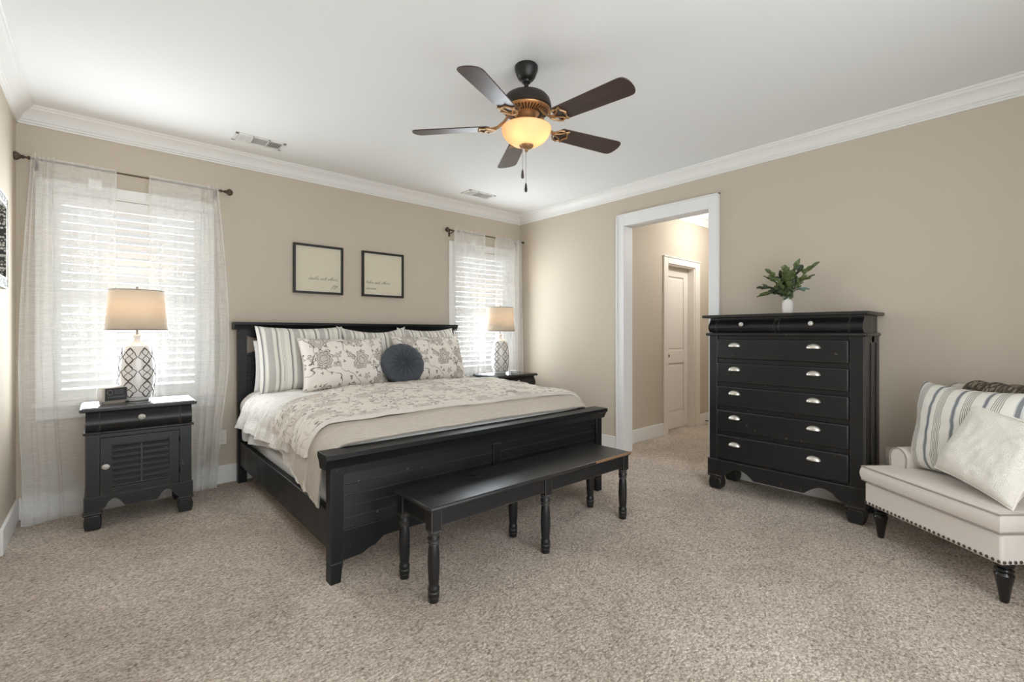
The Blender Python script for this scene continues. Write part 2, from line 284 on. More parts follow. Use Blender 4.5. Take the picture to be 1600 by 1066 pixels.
# ---------------------------------------------------------------- mesh builder
class B:
    def __init__(s): s.v = []; s.f = []; s.uvs = {}; s.mi = []; s.cur = 0
    def face(s, idx, uv=None):
        s.f.append(tuple(idx)); s.mi.append(s.cur)
        if uv: s.uvs[len(s.f)-1] = uv
    def box(s, x0, x1, y0, y1, z0, z1, mtx=None):
        n = len(s.v)
        p = [Vector((x, y, z)) for z in (z0, z1) for y in (y0, y1) for x in (x0, x1)]
        if mtx: p = [mtx @ q for q in p]
        s.v += p
        for f in ((0, 2, 3, 1), (4, 5, 7, 6), (0, 1, 5, 4), (2, 6, 7, 3), (0, 4, 6, 2), (1, 3, 7, 5)): s.face([n+i for i in f])
        return s
    def lathe(s, prof, cx=0, cy=0, seg=32, mtx=None, cap=True):
        n = len(s.v); k = len(prof)
        for r, z in prof:
            for i in range(seg):
                a = 2*PI*i/seg; q = Vector((cx+r*math.cos(a), cy+r*math.sin(a), z)); s.v.append(mtx @ q if mtx else q)
        for j in range(k-1):
            for i in range(seg):
                i2 = (i+1) % seg
                s.face((n+j*seg+i, n+j*seg+i2, n+(j+1)*seg+i2, n+(j+1)*seg+i), [(i/seg, j/(k-1)), ((i+1)/seg, j/(k-1)), ((i+1)/seg, (j+1)/(k-1)), (i/seg, (j+1)/(k-1))])
        if cap:
            if prof[0][0] > 1e-5: s.face([n+i for i in range(seg)][::-1])
            if prof[-1][0] > 1e-5: s.face([n+(k-1)*seg+i for i in range(seg)])
        return s
    def tube(s, pts, r, seg=8, cap=True):
        pts = [Vector(p) for p in pts]; n = len(s.v); k = len(pts); up = None
        for j, p in enumerate(pts):
            t = (pts[min(j+1, k-1)]-pts[max(j-1, 0)]).normalized()
            if up is None: up = Vector((0, 0, 1)) if abs(t.z) < .9 else Vector((1, 0, 0))
            a = t.cross(up).normalized(); b = t.cross(a).normalized(); up = -b if (-b).dot(up) > 0 else b
            rr = r[j] if isinstance(r, (list, tuple)) else r
            for i in range(seg):
                an = 2*PI*i/seg; s.v.append(p + a*math.cos(an)*rr + up*math.sin(an)*rr)
        for j in range(k-1):
            for i in range(seg):
                i2 = (i+1) % seg; s.face((n+j*seg+i, n+(j+1)*seg+i, n+(j+1)*seg+i2, n+j*seg+i2))
        if cap: s.face([n+i for i in range(seg)]); s.face([n+(k-1)*seg+i for i in range(seg)][::-1])
        return s
    def prism(s, poly, fn, a, b):
        """poly: 2D outline; fn(u, v, t) -> 3D; extruded t from a to b"""
        n = len(s.v); k = len(poly)
        s.v += [Vector(fn(u, v, a)) for u, v in poly] + [Vector(fn(u, v, b)) for u, v in poly]
        s.face([n+i for i in range(k)][::-1]); s.face([n+k+i for i in range(k)])
        for i in range(k): s.face((n+i, n+(i+1) % k, n+k+(i+1) % k, n+k+i))
        return s
    def grid(s, nu, nv, fn, uvs=(1, 1), flip=False):
        n = len(s.v)
        for j in range(nv+1):
            for i in range(nu+1): s.v.append(Vector(fn(i/nu, j/nv)))
        w = nu+1
        for j in range(nv):
            for i in range(nu):
                q = [(i, j), (i+1, j), (i+1, j+1), (i, j+1)]
                if flip: q = q[::-1]
                s.face([n+b*w+a for a, b in q], [(a/nu*uvs[0], b/nv*uvs[1]) for a, b in q])
        return s
    def ball(s, c, r, sx=1, sy=1, sz=1, seg=16, rings=10):
        prof = [(max(r*math.sin(PI*i/rings), 1e-6), -r*math.cos(PI*i/rings)) for i in range(rings+1)]
        return s.lathe(prof, seg=seg, mtx=Matrix.Translation(c) @ Matrix.Diagonal((sx, sy, sz, 1)), cap=False)
    def build(s, name, mat, parent=None, smooth=True, bevel=0, seg=2, sub=0, solid=0, angle=35):
        me = bpy.data.meshes.new(name); me.from_pydata([tuple(v) for v in s.v], [], s.f)
        for m in (mat if isinstance(mat, list) else [mat]): me.materials.append(m)
        if s.uvs:
            ul = me.uv_layers.new(name='UVMap')
            for fi, uv in s.uvs.items():
                ls = me.polygons[fi].loop_start
                for a, c in enumerate(uv): ul.data[ls+a].uv = c
        me.polygons.foreach_set('material_index', s.mi); me.validate()
        if smooth:
            me.polygons.foreach_set('use_smooth', [True]*len(me.polygons)); me.set_sharp_from_angle(angle=R(angle))
        me.update()
        o = bpy.data.objects.new(name, me); C.objects.link(o)
        if parent: o.parent = parent
        if bevel:
            m = o.modifiers.new('bevel', 'BEVEL'); m.width = bevel; m.segments = seg; m.limit_method = 'ANGLE'; m.angle_limit = R(40)
        if solid:
            m = o.modifiers.new('thick', 'SOLIDIFY'); m.thickness = solid; m.offset = 0
        if sub:
            m = o.modifiers.new('sub', 'SUBSURF'); m.levels = sub; m.render_levels = sub
        return o
def tag(o, label, cat, group=None):
    o['label'] = label; o['category'] = cat
    if group: o['group'] = group
    return o
def empty(name, label, cat, loc=(0, 0, 0), rz=0, group=None):
    o = bpy.data.objects.new(name, None); C.objects.link(o); o.location = loc; o.rotation_euler = (0, 0, rz); o.empty_display_size = .1
    return tag(o, label, cat, group)
def st(o):
    o['kind'] = 'structure'; return o
def copy_tree(o, parent=None):
    c = o.copy(); C.objects.link(c); c.parent = parent
    for ch in [x for x in bpy.data.objects if x.parent == o]: copy_tree(ch, c)
    return c
def box(x0, x1, y0, y1, z0, z1, mtx=None): return B().box(x0, x1, y0, y1, z0, z1, mtx)

# ---------------------------------------------------------------- room shell
XL = -4.476; CH = 2.735; YF = -5.25; WT = .115
# openings in the back wall (x0,x1,z0,z1)
WIN = [(-4.315, -3.435, .76, 2.21), (-1.025, -.145, .76, 2.21)]
b = B(); xs = XL-.12
for (a, c, z0, z1) in WIN:
    b.box(xs, a, 0, .14, 0, CH); b.box(a, c, 0, .14, 0, z0); b.box(a, c, 0, .14, z1, CH); xs = c
b.box(xs, .0, 0, .14, 0, CH); st(b.build('wall_back', M['wall'], smooth=False))
st(box(XL-.12, XL, YF, 0, 0, CH).build('wall_left', M['wall'], smooth=False))
b = B(); DY0, DY1, DZ = -1.607, -2.50, 2.335
b.box(0, WT, DY0, .14, 0, CH).box(0, WT, DY1, DY0, DZ, CH).box(0, WT, YF, DY1, 0, CH); st(b.build('wall_right', M['wall'], smooth=False))
st(box(-1.7, WT, YF-.12, YF, 0, CH).build('wall_front', M['wall'], smooth=False))  # unseen right part of the front wall, added to block fill light
st(box(XL-.12, 2.9, YF, .14, -.1, 0).build('floor', M['carpet'], smooth=False))
st(box(XL-.12, 2.9, YF, .14, CH, CH+.1).build('ceiling', M['ceil'], smooth=False))
# hall beyond the opening
HY = -1.42
b = B(); HD = (1.135, 1.81, 2.085)
b.box(WT, HD[0], HY, HY+.12, 0, CH).box(HD[0], HD[1], HY, HY+.12, HD[2], CH).box(HD[1], 2.9, HY, HY+.12, 0, CH); st(b.build('hall_wall', M['wall'], smooth=False))
st(box(HD[0]-.1, HD[1]+.1, HY+.30, HY+.36, 0, CH).build('hall_wall', M['wall'], smooth=False))  # unseen panel added behind the hall door to keep its bottom gap dark
st(box(2.75, 2.9, -3.6, HY, 0, CH).build('hall_wall', M['wall'], smooth=False))
st(box(WT, 2.9, -3.7, -3.6, 0, CH).build('hall_wall', M['wall'], smooth=False))

# crown moulding profile (d from wall, h below ceiling)
CP = [(0, 0), (.086, 0), (.086, .012), (.078, .016), (.074, .026), (.060, .034), (.045, .048), (.033, .066), (.026, .084), (.018, .090), (.018, .100), (.010, .104), (.010, .115), (0, .115)]
z = CH
st(B().prism(CP, lambda u, v, t: (t + (u if t < -1 else -u), -u, z-v), XL, 0).build('trim_1', M['trim'], angle=25))
st(B().prism(CP, lambda u, v, t: (-u, t + (-u if t > -1 else 0), z-v), 0, YF).build('trim_2', M['trim'], angle=25))
st(B().prism(CP, lambda u, v, t: (XL+u, t + (-u if t > -1 else 0), z-v), 0, YF).build('trim_3', M['trim'], angle=25))
HP = [(0, 0), (.055, 0), (.05, .02), (.02, .05), (.012, .07), (0, .07)]
st(B().prism(HP, lambda u, v, t: (t, HY-u, z-v), WT, 2.75).build('trim_4', M['trim'], angle=25))
# baseboards
def baseboard(name, x0, x1, y0, y1):
    return st(box(x0, x1, y0, y1, 0, .148).build(name, M['trim'], bevel=.004))
baseboard('baseboard_back', XL, 0, -.016, 0)
baseboard('baseboard_left', XL, XL+.016, -.66, 0)
baseboard('baseboard_right', -.016, 0, -1.517, 0)
baseboard('baseboard_right', -.016, 0, YF, -2.594)
baseboard('hall_baseboard', WT, 1.04, HY-.016, HY); baseboard('hall_baseboard', 1.932, 2.75, HY-.016, HY); baseboard('hall_baseboard', 2.734, 2.75, -3.6, HY-.016)
# bedroom opening: jamb lining and flat casings on both faces
b = B(); b.box(-.006, WT+.006, DY0-.001, DY0+.012, 0, DZ).box(-.006, WT+.006, DY1-.012, DY1+.001, 0, DZ).box(-.006, WT+.006, DY1, DY0, DZ-.001, DZ+.012)
st(b.build('door_1', M['casing'], bevel=.002))
for i, (xa, xb) in enumerate(((-.021, -.0015), (WT+.0015, WT+.021))):
    b = B(); t = .118
    b.box(xa, xb, DY0, -1.517, 0, DZ+t).box(xa, xb, -2.594, DY1, 0, DZ+t).box(xa, xb, DY1, DY0, DZ, DZ+t)
    if i == 0: b.box(xa-.010, xb, -1.530, -1.515, 0, DZ+t+.003).box(xa-.010, xb, -2.596, -2.581, 0, DZ+t+.003).box(xa-.010, xb, -2.596, -1.515, DZ+t-.012, DZ+t+.003)
    st(b.build('trim_%d' % (5+i), M['casing'], bevel=.003))
# hall door: casing, jamb, two-panel leaf, knob
b = B(); a, c, zz = HD
b.box(a-.095, a, HY-.02, HY, 0, zz+.075).box(c, c+.12, HY-.02, HY, 0, zz+.075).box(a, c, HY-.02, HY, zz, zz+.075)
b.box(a-.10, c+.125, HY-.03, HY, zz+.075, zz+.09)
st(b.build('trim_7', M['halldoor'], bevel=.003))
b = B(); b.box(a-.001, a+.012, HY-.004, HY+.13, 0, zz).box(c-.012, c+.001, HY-.004, HY+.13, 0, zz).box(a, c, HY-.004, HY+.13, zz-.012, zz+.001)
jamb = b.build('door_2', M['halldoor'], bevel=.002); st(jamb)
def panel_door(x0, x1, y, z0, z1):
    b = B(); st_ = .10; d = .035
    b.box(x0, x0+st_, y, y+d, z0, z1).box(x1-st_, x1, y, y+d, z0, z1)
    for (za, zb) in ((z0, z0+.20), (z0+.83, z0+.99), (z1-.12, z1)): b.box(x0+st_, x1-st_, y, y+d, za, zb)
    for (za, zb) in ((z0+.20, z0+.83), (z0+.99, z1-.12)):
        b.box(x0+st_, x1-st_, y+.014, y+d-.006, za, zb); b.box(x0+st_+.03, x1-st_-.03, y+.006, y+.02, za+.03, zb-.03)
    return b
leaf = panel_door(a+.014, c-.014, HY+.085, .018, zz-.014).build('door_leaf', M['halldoor'], jamb, bevel=.004)
kb = B(); kb.lathe([(.027, 0), (.027, .006), (.012, .010), (.010, .03), (.024, .040), (.028, .052), (.020, .064), (.0001, .067)], mtx=Matrix.Translation((a+.075, HY+.085, .95)) @ Matrix.Rotation(R(90), 4, 'X'), seg=20)
kb.build('door_knob', M['hinge'], leaf)
o = B().tube([(2.08, HY-.016, .05), (2.08, HY-.07, .05)], .006).lathe([(.012, 0), (.014, .008), (.010, .018), (.0001, .02)], mtx=Matrix.Translation((2.08, HY-.068, .05)) @ Matrix.Rotation(R(90), 4, 'X'), seg=12)
tag(o.build('door_stop', M['hinge']), 'small dark door stop on the hall baseboard beside the chest', 'door stop')

# ---------------------------------------------------------------- windows
def window(n, x0, x1, z0, z1):
    b = B(); cw = .072
    b.box(x0-cw, x0, -.020, -.001, z0-.005, z1+cw).box(x1, x1+cw, -.020, -.001, z0-.005, z1+cw).box(x0, x1, -.020, -.001, z1, z1+cw)
    b.box(x0-.001, x0+.012, -.02, .13, z0, z1).box(x1-.012, x1+.001, -.02, .13, z0, z1).box(x0, x1, -.02, .13, z1-.012, z1+.001)
    f = st(b.build('window_%d' % n, M['trim'], bevel=.003))
    box(x0-cw-.02, x1+cw+.02, -.055, .12, z0-.028, z0+.001).build('window_sill', M['trim'], f, bevel=.005)
    box(x0-cw, x1+cw, -.018, -.001, z0-.115, z0-.028).build('window_apron', M['trim'], f, bevel=.003)
    m = B(); zm = (z0+z1)/2
    for (za, zb, y) in ((z0, zm+.02, .085), (zm-.02, z1-.012, .105)):
        m.box(x0+.012, x0+.052, y, y+.03, za, zb).box(x1-.052, x1-.012, y, y+.03, za, zb).box(x0+.052, x1-.052, y, y+.03, za, za+.04).box(x0+.052, x1-.052, y, y+.03, zb-.04, zb)
    m.build('window_sash', M['trim'], f, bevel=.003)
    box(x0+.05, x1-.05, .098, .101, z0+.03, z1-.03).build('window_pane', M['glass'], f, smooth=False)
    return f
for i, w in enumerate(WIN): window(i+1, *w)
BL = ['white wooden venetian blind behind the left bedside lamp', 'white wooden venetian blind in the window right of the bed']
for i, (x0, x1, z0, z1) in enumerate(WIN):
    e = empty('venetian_blind', BL[i], 'blind', (x0, .03, z0), 0, 'blinds in the two bedroom windows')
    w = x1-x0; H = z1-z0
    box(.013, w-.013, -.045, -.037, H-.095, H-.014).box(.013, w-.013, -.036, .02, H-.055, H-.014).build('valance', M['trim'], e, bevel=.004)
    b = B(); n = 23; top = H-.088; pitch = (top-.028)/n; tilt = R(52)
    for k2 in range(n):
        zc = top-pitch*(k2+.5)
        # gently curved slat section
        sec = []
        for q in range(5):
            t = -.5+q/4; u_ = t*.060; v_ = .0035*(1-4*t*t); sec.append((u_*math.cos(tilt)-v_*math.sin(tilt), u_*math.sin(tilt)+v_*math.cos(tilt)))
        lo = [(a2+.0022*math.sin(tilt), b2-.0022*math.cos(tilt)) for a2, b2 in sec]
        b.prism(sec+lo[::-1], lambda u, v, t, zc=zc: (t, -.004-u, zc-v*-1), .015+.002*(k2 % 2), w-.015)
    b.build('slats', M['slat'], e, angle=50)
    box(.016, w-.016, -.028, .020, .003, .020).build('bottom_rail', M['trim'], e, bevel=.004)
    b = B()
    for xx in (.10, w*.38, w*.66, w-.10):
        b.tube([(xx, -.034, .01), (xx, -.034, H-.09)], .0016, 6); b.tube([(xx, .026, .01), (xx, .026, H-.06)], .0016, 6)
    b.build('ladder_cords', M['tag'], e)
    xx = w-.13
    for dx_, zl in ((0, H*.55), (.03, H*.62)): B().tube([(xx+dx_, -.045, H-.09), (xx+dx_, -.047, zl)], .0016, 6).lathe([(.003, zl+.012), (.008, zl-.014), (.006, zl-.018)], xx+dx_, -.047, 10).build('pull_cord', M['tag'], e)

# curtain rods
def rod(x0, x1, z, y, label, fl, fr):
    e = empty('curtain_rod', label, 'curtain rod', ((x0+x1)/2, y, z), 0, 'curtain rods above the windows')
    L = (x1-x0)/2; rx = Matrix.Rotation(R(90), 4, 'Y')
    B().tube([(-L, 0, 0), (L, 0, 0)], .0065, 12).build('pole', M['bronze'], e)
    fin = [(.0001, 0), (.012, .002), (.012, .010), (.007, .014), (.007, .028), (.013, .031), (.013, .037), (.009, .041), (.014, .046), (.026, .060), (.028, .070), (.022, .082), (.010, .090), (.0001, .093)]
    if fl: B().lathe(fin, seg=16, mtx=Matrix.Translation((-L, 0, 0)) @ Matrix.Rotation(R(-90), 4, 'Y')).build('finial', M['bronze'], e)
    if fr: B().lathe(fin if fr == 1 else fin[:9]+[(.0001, .05)], seg=16, mtx=Matrix.Translation((L, 0, 0)) @ rx).build('finial', M['bronze'], e)
    for xx in (-L+.02, L-.02):
        B().tube([(xx, 0, -.002), (xx, .03, -.016), (xx, -y-.006, -.016)], .006, 10).box(xx-.011, xx+.011, -y-.007, -y-.001, -.05, .012).build('bracket', M['bronze'], e)
rod(-4.40, -3.34, 2.375, -.10, 'bronze curtain rod with ball finials above the left window', 1, 1)
rod(-1.11, -.075, 2.380, -.10, 'short bronze curtain rod above the window by the corner', 1, 2)

def curtain(label, x0, x1, zt, zb, gather, seed, edge, flare, hem_y, tagx=None, puddle=0):
    """gather(u)->x position at the top; edge(t)->x shift of both sides with height"""
    rnd = random.Random(seed); ph = [rnd.uniform(0, 6.28) for _ in range(6)]
    nu, nv = 170, 70
    def fn(u, v):
        t = 1-v                                                     # t=1 at the rod
        xt = x0+(x1-x0)*gather(u); xb = x0+(x1-x0)*(.45*gather(u)+.55*u)
        s = max(0, min(1, (1-t)*1.6)); x = xt*(1-s)+xb*s + edge(1-t, u)
        dens = 1/max(.25, (gather(min(1, u+.01))-gather(max(0, u-.01)))/.02)
        a = (.010+.007*min(dens, 2.2)*1.0)*(1-.35*s)*(.45 if dens < .8 and s < .3 else 1)
        y = -.100 + a*(math.sin(u*46+ph[0]+1.1*math.sin(2.2*(1-t)+ph[1])) + .6*math.sin(u*23+ph[2]+1.3*(1-t)) + .35*math.sin(u*81+ph[3]))*(.55+.45*min(1, dens)) - hem_y*s*s
        y = max(min(y, -.072), -.138)
        z = zb+(zt-zb)*t
        if t > .975: y = min(y, -.1085)-.002*math.sin(u*70+ph[4]); z += .007*math.sin(u*110+ph[4])*max(0, (t-.985)/.015)*(1.6 if dens > 1 else .3)
        if puddle and t < .05: y -= (.05-t)*puddle*(1+.5*math.sin(u*12+ph[5]))*(1 if u < .45 else .2); z = max(z, .004)
        return (x, y, z)
    b = B().grid(nu, nv, fn, (1, 1))
    o = b.build('sheer_curtain', M['sheer'], angle=180); tag(o, label, 'curtain', 'sheer curtains at the windows')
    # stitched side hems and bottom hem: denser bands of the same cloth
    h = B()
    for u in (0.0, 1.0):
        pts = [Vector(fn(u, j/nv)) for j in range(nv+1)]
        h.tube(pts, .0035, 5)
    h.build('hem', M['sheer'], o)
    if tagx is not None:
        c = fn(tagx, .045); box(c[0]-.035, c[0]+.035, -.0695, -.068, c[2]-.045, c[2]+.02).build('care_tag', M['tag'], o)
    return o
gl = lambda u: .42*u/.5 * .62 if u < .5 else .26+(u-.5)/.5*.74      # gathered on the left, flat on the right
gr = lambda u: 1-gl(1-u)
curtain('sheer white curtain, leftmost panel beside the left wall corner', -4.395, -3.975, 2.396, .006, gl, 3, lambda d, u: -.055*math.sin(min(1, d*1.15)*PI*.75)*(1-u) + .02*max(0, d-.7)*u - .04*max(0, d-.6)*(u)+ .12*max(0, d-.72)*u*2, 0, .045, .82, .9)
curtain('sheer white curtain between the left bedside lamp and the bed', -3.785, -3.36, 2.396, .01, gr, 8, lambda d, u: .075*math.sin(min(1, d*1.3)*PI*.72)*u - .17*max(0, d-.6)*u, 0, .03, None, .4)
curtain('sheer white curtain beside the headboard at the right window', -1.085, -.665, 2.401, .01, gl, 5, lambda d, u: -.01*d, 0, .02, .80)
curtain('sheer white curtain in the corner behind the right bedside lamp', -.49, -.095, 2.401, .01, gr, 11, lambda d, u: .035*d*u, 0, .02)
# lamp cord on the floor behind the curtain
B_ = B().tube([(-3.58, -.045, .18), (-3.52, -.05, .10), (-3.46, -.052, .17), (-3.40, -.045, .26), (-3.355, -.02, .37)], .004, 8)
tag(B_.build('power_cord', M['cord']), 'dark power cord rising to the outlet behind the left curtain', 'cord')

def outlet(loc, rz, label):
    e = empty('wall_outlet', label, 'outlet', loc, rz)
    box(-.036, .036, -.006, 0, -.060, .060).build('cover_plate', M['outlet'], e, bevel=.003)
    for zc in (-.024, .024):
        f = box(-.017, .017, -.0085, -.005, zc-.014, zc+.014).build('socket', M['outlet'], e, bevel=.003)
        b = B().box(-.009, -.006, -.0092, -.008, zc-.004, zc+.006).box(.006, .009, -.0092, -.008, zc-.004, zc+.006).box(-.002, .002, -.0092, -.008, zc-.010, zc-.006)
        b.build('slots', M['slot'], f, smooth=False)
outlet((-3.312, 0, .375), 0, 'white wall outlet between the left curtain and the bed')
outlet((0, -3.775, .395), R(-90), 'pale wall outlet on the right wall behind the armchair')

# ceiling registers
def register(cx, cy, label, s):
    e = empty('ceiling_vent', label, 'vent', (cx, cy, CH), 0)
    w, h = .175, .085
    b = B().box(-w, w, -h, -h+.022, -.008, 0).box(-w, w, h-.022, h, -.008, 0).box(-w, -w+.022, -h, h, -.008, 0).box(w-.022, w, -h, h, -.008, 0)
    b.box(-.062, -.050, -h, h, -.008, 0).box(.050, .062, -h, h, -.008, 0); b.build('frame', M['vent'], e, bevel=.002)
    box(-w+.01, w-.01, -h+.01, h-.01, -.002, -.0005).build('opening', M['ventdark'], e, smooth=False)
    b = B()
    for j in range(8):
        x = -w+.030+j*.0125; b.box(-.0055, .0055, -h+.02, h-.02, -.0012, .0012, Matrix.Translation((x, 0, -.006)) @ Matrix.Rotation(R(48), 4, 'Y'))
        x = w-.030-j*.0125; b.box(-.0055, .0055, -h+.02, h-.02, -.0012, .0012, Matrix.Translation((x, 0, -.006)) @ Matrix.Rotation(R(-48), 4, 'Y'))
    for j in range(6):
        b.box(-.050, .050, -.006, .006, -.0012, .0012, Matrix.Translation((0, -h+.032+j*.021, -.006)) @ Matrix.Rotation(R(50), 4, 'X'))
    b.build('louvres', M['vent'], e, smooth=False)
    return e
register(-3.125, -.41, 'white ceiling vent above the left window, slats showing dark', 1)
register(-.99, -.425, 'white ceiling vent near the far corner, above the right window', 1)

# ---------------------------------------------------------------- handwriting strokes
G = {  # cursive letters as polylines in an x-height-1 box, with advance
 'd': ([(.7, .9), (.4, 1.0), (.1, .6), (.1, .2), (.4, 0), (.7, .4), (.95, 2.1), (.75, .5), (.85, 0), (1.1, .2)], 1.1),
 'o': ([(0, .3), (.5, 1), (.15, .7), (.15, .2), (.5, 0), (.8, .4), (.6, .95), (1.0, .85)], 1.0),
 'u': ([(0, .5), (.15, 1), (.15, .2), (.4, 0), (.7, .5), (.8, 1), (.75, .2), (.95, 0), (1.15, .3)], 1.15),
 'b': ([(0, .3), (.5, 1.6), (.45, 2.1), (.2, 1.7), (.15, .3), (.35, 0), (.75, .2), (.7, .8), (.45, .8), (1.0, .7)], 1.0),
 'l': ([(0, .2), (.45, 1.4), (.45, 2.1), (.2, 1.8), (.15, .3), (.35, 0), (.6, .25)], .6),
 'e': ([(0, .3), (.55, .6), (.5, 1), (.2, .8), (.15, .25), (.45, 0), (.8, .3)], .8),
 'a': ([(.75, .9), (.4, 1), (.1, .5), (.3, 0), (.65, .4), (.8, 1), (.75, .2), (.9, 0), (1.1, .25)], 1.1),
 'c': ([(.65, .8), (.4, 1), (.1, .5), (.3, 0), (.8, .25)], .8),
 'h': ([(0, .2), (.5, 1.6), (.45, 2.1), (.2, 1.6), (.15, 0), (.3, .7), (.65, 1), (.75, .2), (.9, 0), (1.1, .25)], 1.1),
 't': ([(.1, .3), (.5, 1.9), (.35, .3), (.5, 0), (.7, .25)], .7),
 'r': ([(0, .3), (.2, 1.15), (.45, .9), (.65, .95), (.6, .2), (.75, 0), (.95, .25)], .95),
 's': ([(0, .2), (.4, 1.05), (.6, .4), (.35, 0), (.1, .1), (.8, .3)], .8),
 'j': ([(.2, .7), (.4, 1), (.35, -.6), (0, -1.2), (-.3, -.9), (.6, .2)], .6),
 'y': ([(0, .6), (.15, 1), (.2, .3), (.45, .1), (.75, 1), (.6, -.7), (.1, -1.3), (-.2, -.9), (.9, .25)], .9),
 'v': ([(0, .6), (.2, 1), (.35, 0), (.75, 1), (1.0, .85)], 1.0),
 'w': ([(0, .6), (.15, 1), (.25, 0), (.6, .8), (.7, 0), (1.1, 1), (1.3, .85)], 1.3),
 "'": ([(.1, 1.6), (.2, 2.0)], .35), ' ': (None, .9)}
def script_text(b, txt, x, z, s, y, r=.0009):
    for ch in txt:
        pts, adv = G[ch]
        if pts:
            P = [(x+(p[0]+.35*p[1])*s, y, z+p[1]*s) for p in pts]
            out = []
            for i in range(len(P)-1):                                  # Catmull-Rom smoothing
                p0, p1, p2, p3 = P[max(i-1, 0)], P[i], P[i+1], P[min(i+2, len(P)-1)]
                for t in (0, .33, .66): out.append(tuple(.5*((2*p1[c])+(-p0[c]+p2[c])*t+(2*p0[c]-5*p1[c]+4*p2[c]-p3[c])*t*t+(-p0[c]+3*p1[c]-3*p2[c]+p3[c])*t**3) for c in range(3)))
            out.append(P[-1]); b.tube(out, r, 4)
        x += adv*s
def text_width(txt, s): return sum(G[c][1] for c in txt)*s
def wall_print(cx, cz, label, l1, l2, right):
    e = empty('framed_print', label, 'picture', (cx, 0, cz), 0, 'pair of framed prints above the headboard')
    w = .2255; t = .020
    b = B().box(-w, w, -.032, -.002, w-t, w).box(-w, w, -.032, -.002, -w, -w+t).box(-w, -w+t, -.032, -.002, -w+t, w-t).box(w-t, w, -.032, -.002, -w+t, w-t)
    b.build('frame', M['frame'], e, bevel=.002)
    box(-w+t, w-t, -.014, -.004, -w+t, w-t).build('print', M['paperedge'], e, smooth=False)
    box(-w+t+.007, w-t-.007, -.0150, -.0135, -w+t+.007, w-t-.007).build('paper', M['paper'], e, smooth=False)
    b = B(); s = .0158; tw = text_width(l1, s)
    x = w-t-.03-tw if right else -w+t+.025
    script_text(b, l1, x, -.095, s, -.0156); b.build('handwriting', M['ink'], e); b = B()
    script_text(b, l2, (w-t-.03-text_width(l2, s)) if right else x-.002, -.155, s, -.0156); b.build('handwriting', M['ink'], e)
wall_print(-2.5375, 1.823, 'black framed print with a script line, left of the pair', "double each other's", 'joys', True)
wall_print(-1.897, 1.825, 'black framed print nearer the right window, writing at lower left', "halve each other's", 'sorrows', False)

# ornate mirror on the left wall (only its far edge is in view)
e = empty('wall_mirror', 'ornate dark and silver framed mirror at the left photo edge', 'mirror', (XL, -1.02, 1.735))
b = B(); w, h, t = .40, .255, .06
w = .42
prof = [(0, 0), (0, .012), (.02, .030), (.045, .026), (.06, .012), (.06, 0)]
for side in range(4):
    pass
b.box(.001, .026, -w, w, h-t, h).box(.001, .026, -w, w, -h, -h+t).box(.001, .026, -w, -w+t, -h+t, h-t).box(.001, .026, w-t, w, -h+t, h-t)
b.build('carved_frame', M['ornate'], e, bevel=.008)
b = B(); b.box(.0262, .030, -w+.0, w, h-.008, h).box(.0262, .030, -w, w, -h, -h+.008).box(.0262, .030, w-.008, w, -h, h).box(.0262, .030, -w, -w+.008, -h, h)
b.box(.0262, .030, -w+t-.008, w-t+.008, h-t, h-t+.008).box(.0262, .030, -w+t-.008, w-t+.008, -h+t-.008, -h+t).box(.0262, .030, w-t, w-t+.008, -h+t, h-t).box(.0262, .030, -w+t-.008, -w+t, -h+t, h-t)
b.build('silver_bead', M['cup'], e, bevel=.001)
box(.004, .010, -w+t, w-t, -h+t, h-t).build('glass', M['mirror'], e, smooth=False)

# ---------------------------------------------------------------- nightstands
def ogee(y0, z0, z1, d):            # bulging drawer front profile (y, z) outward -y
    pts = []
    for i in range(13):
        t = i/12; z = z0+(z1-z0)*t; pts.append((y0 - d*(.15+.85*math.sin(PI*min(1, max(0, (1-t)*1.15)))**1.2 if t > .13 else .15+.85*t/.13*.6), z))
    return pts
def turned_bun(b, cx, cy, z0, z1, r, seg=20):
    H = z1-z0; prof = [(r*.55, 0), (r*.78, .06), (r*.95, .22), (r, .45), (r*.93, .66), (r*.70, .80), (r*.62, .86), (r*.98, .88), (r*1.02, .94), (r*.98, 1.0)]
    b.lathe([(a_, z0+H*c_) for a_, c_ in prof], cx, cy, seg)
def arch_apron(x0, x1, z0, z1, legw, drop):
    """apron outline with scalloped lower edge, in (x,z)"""
    pts = [(x0, z1), (x0, z0), (x0+legw, z0)]
    n = 40; w = x1-x0-2*legw
    for i in range(n+1):
        t = i/n; s = abs(2*t-1)                                     # 0 centre, 1 ends
        if s > .86: k_ = .35*(1-s)/.14
        elif s > .80: k_ = .35+.65*(.86-s)/.06*.6
        elif s > .52: k_ = .74+.26*math.sin(PI*(.80-s)/.28)
        elif s > .40: k_ = .74-.55*(.52-s)/.12
        else: k_ = .19
        pts.append((x0+legw+w*t, z0+drop*k_))
    pts += [(x1-legw, z0), (x1, z0), (x1, z1)]
    return pts
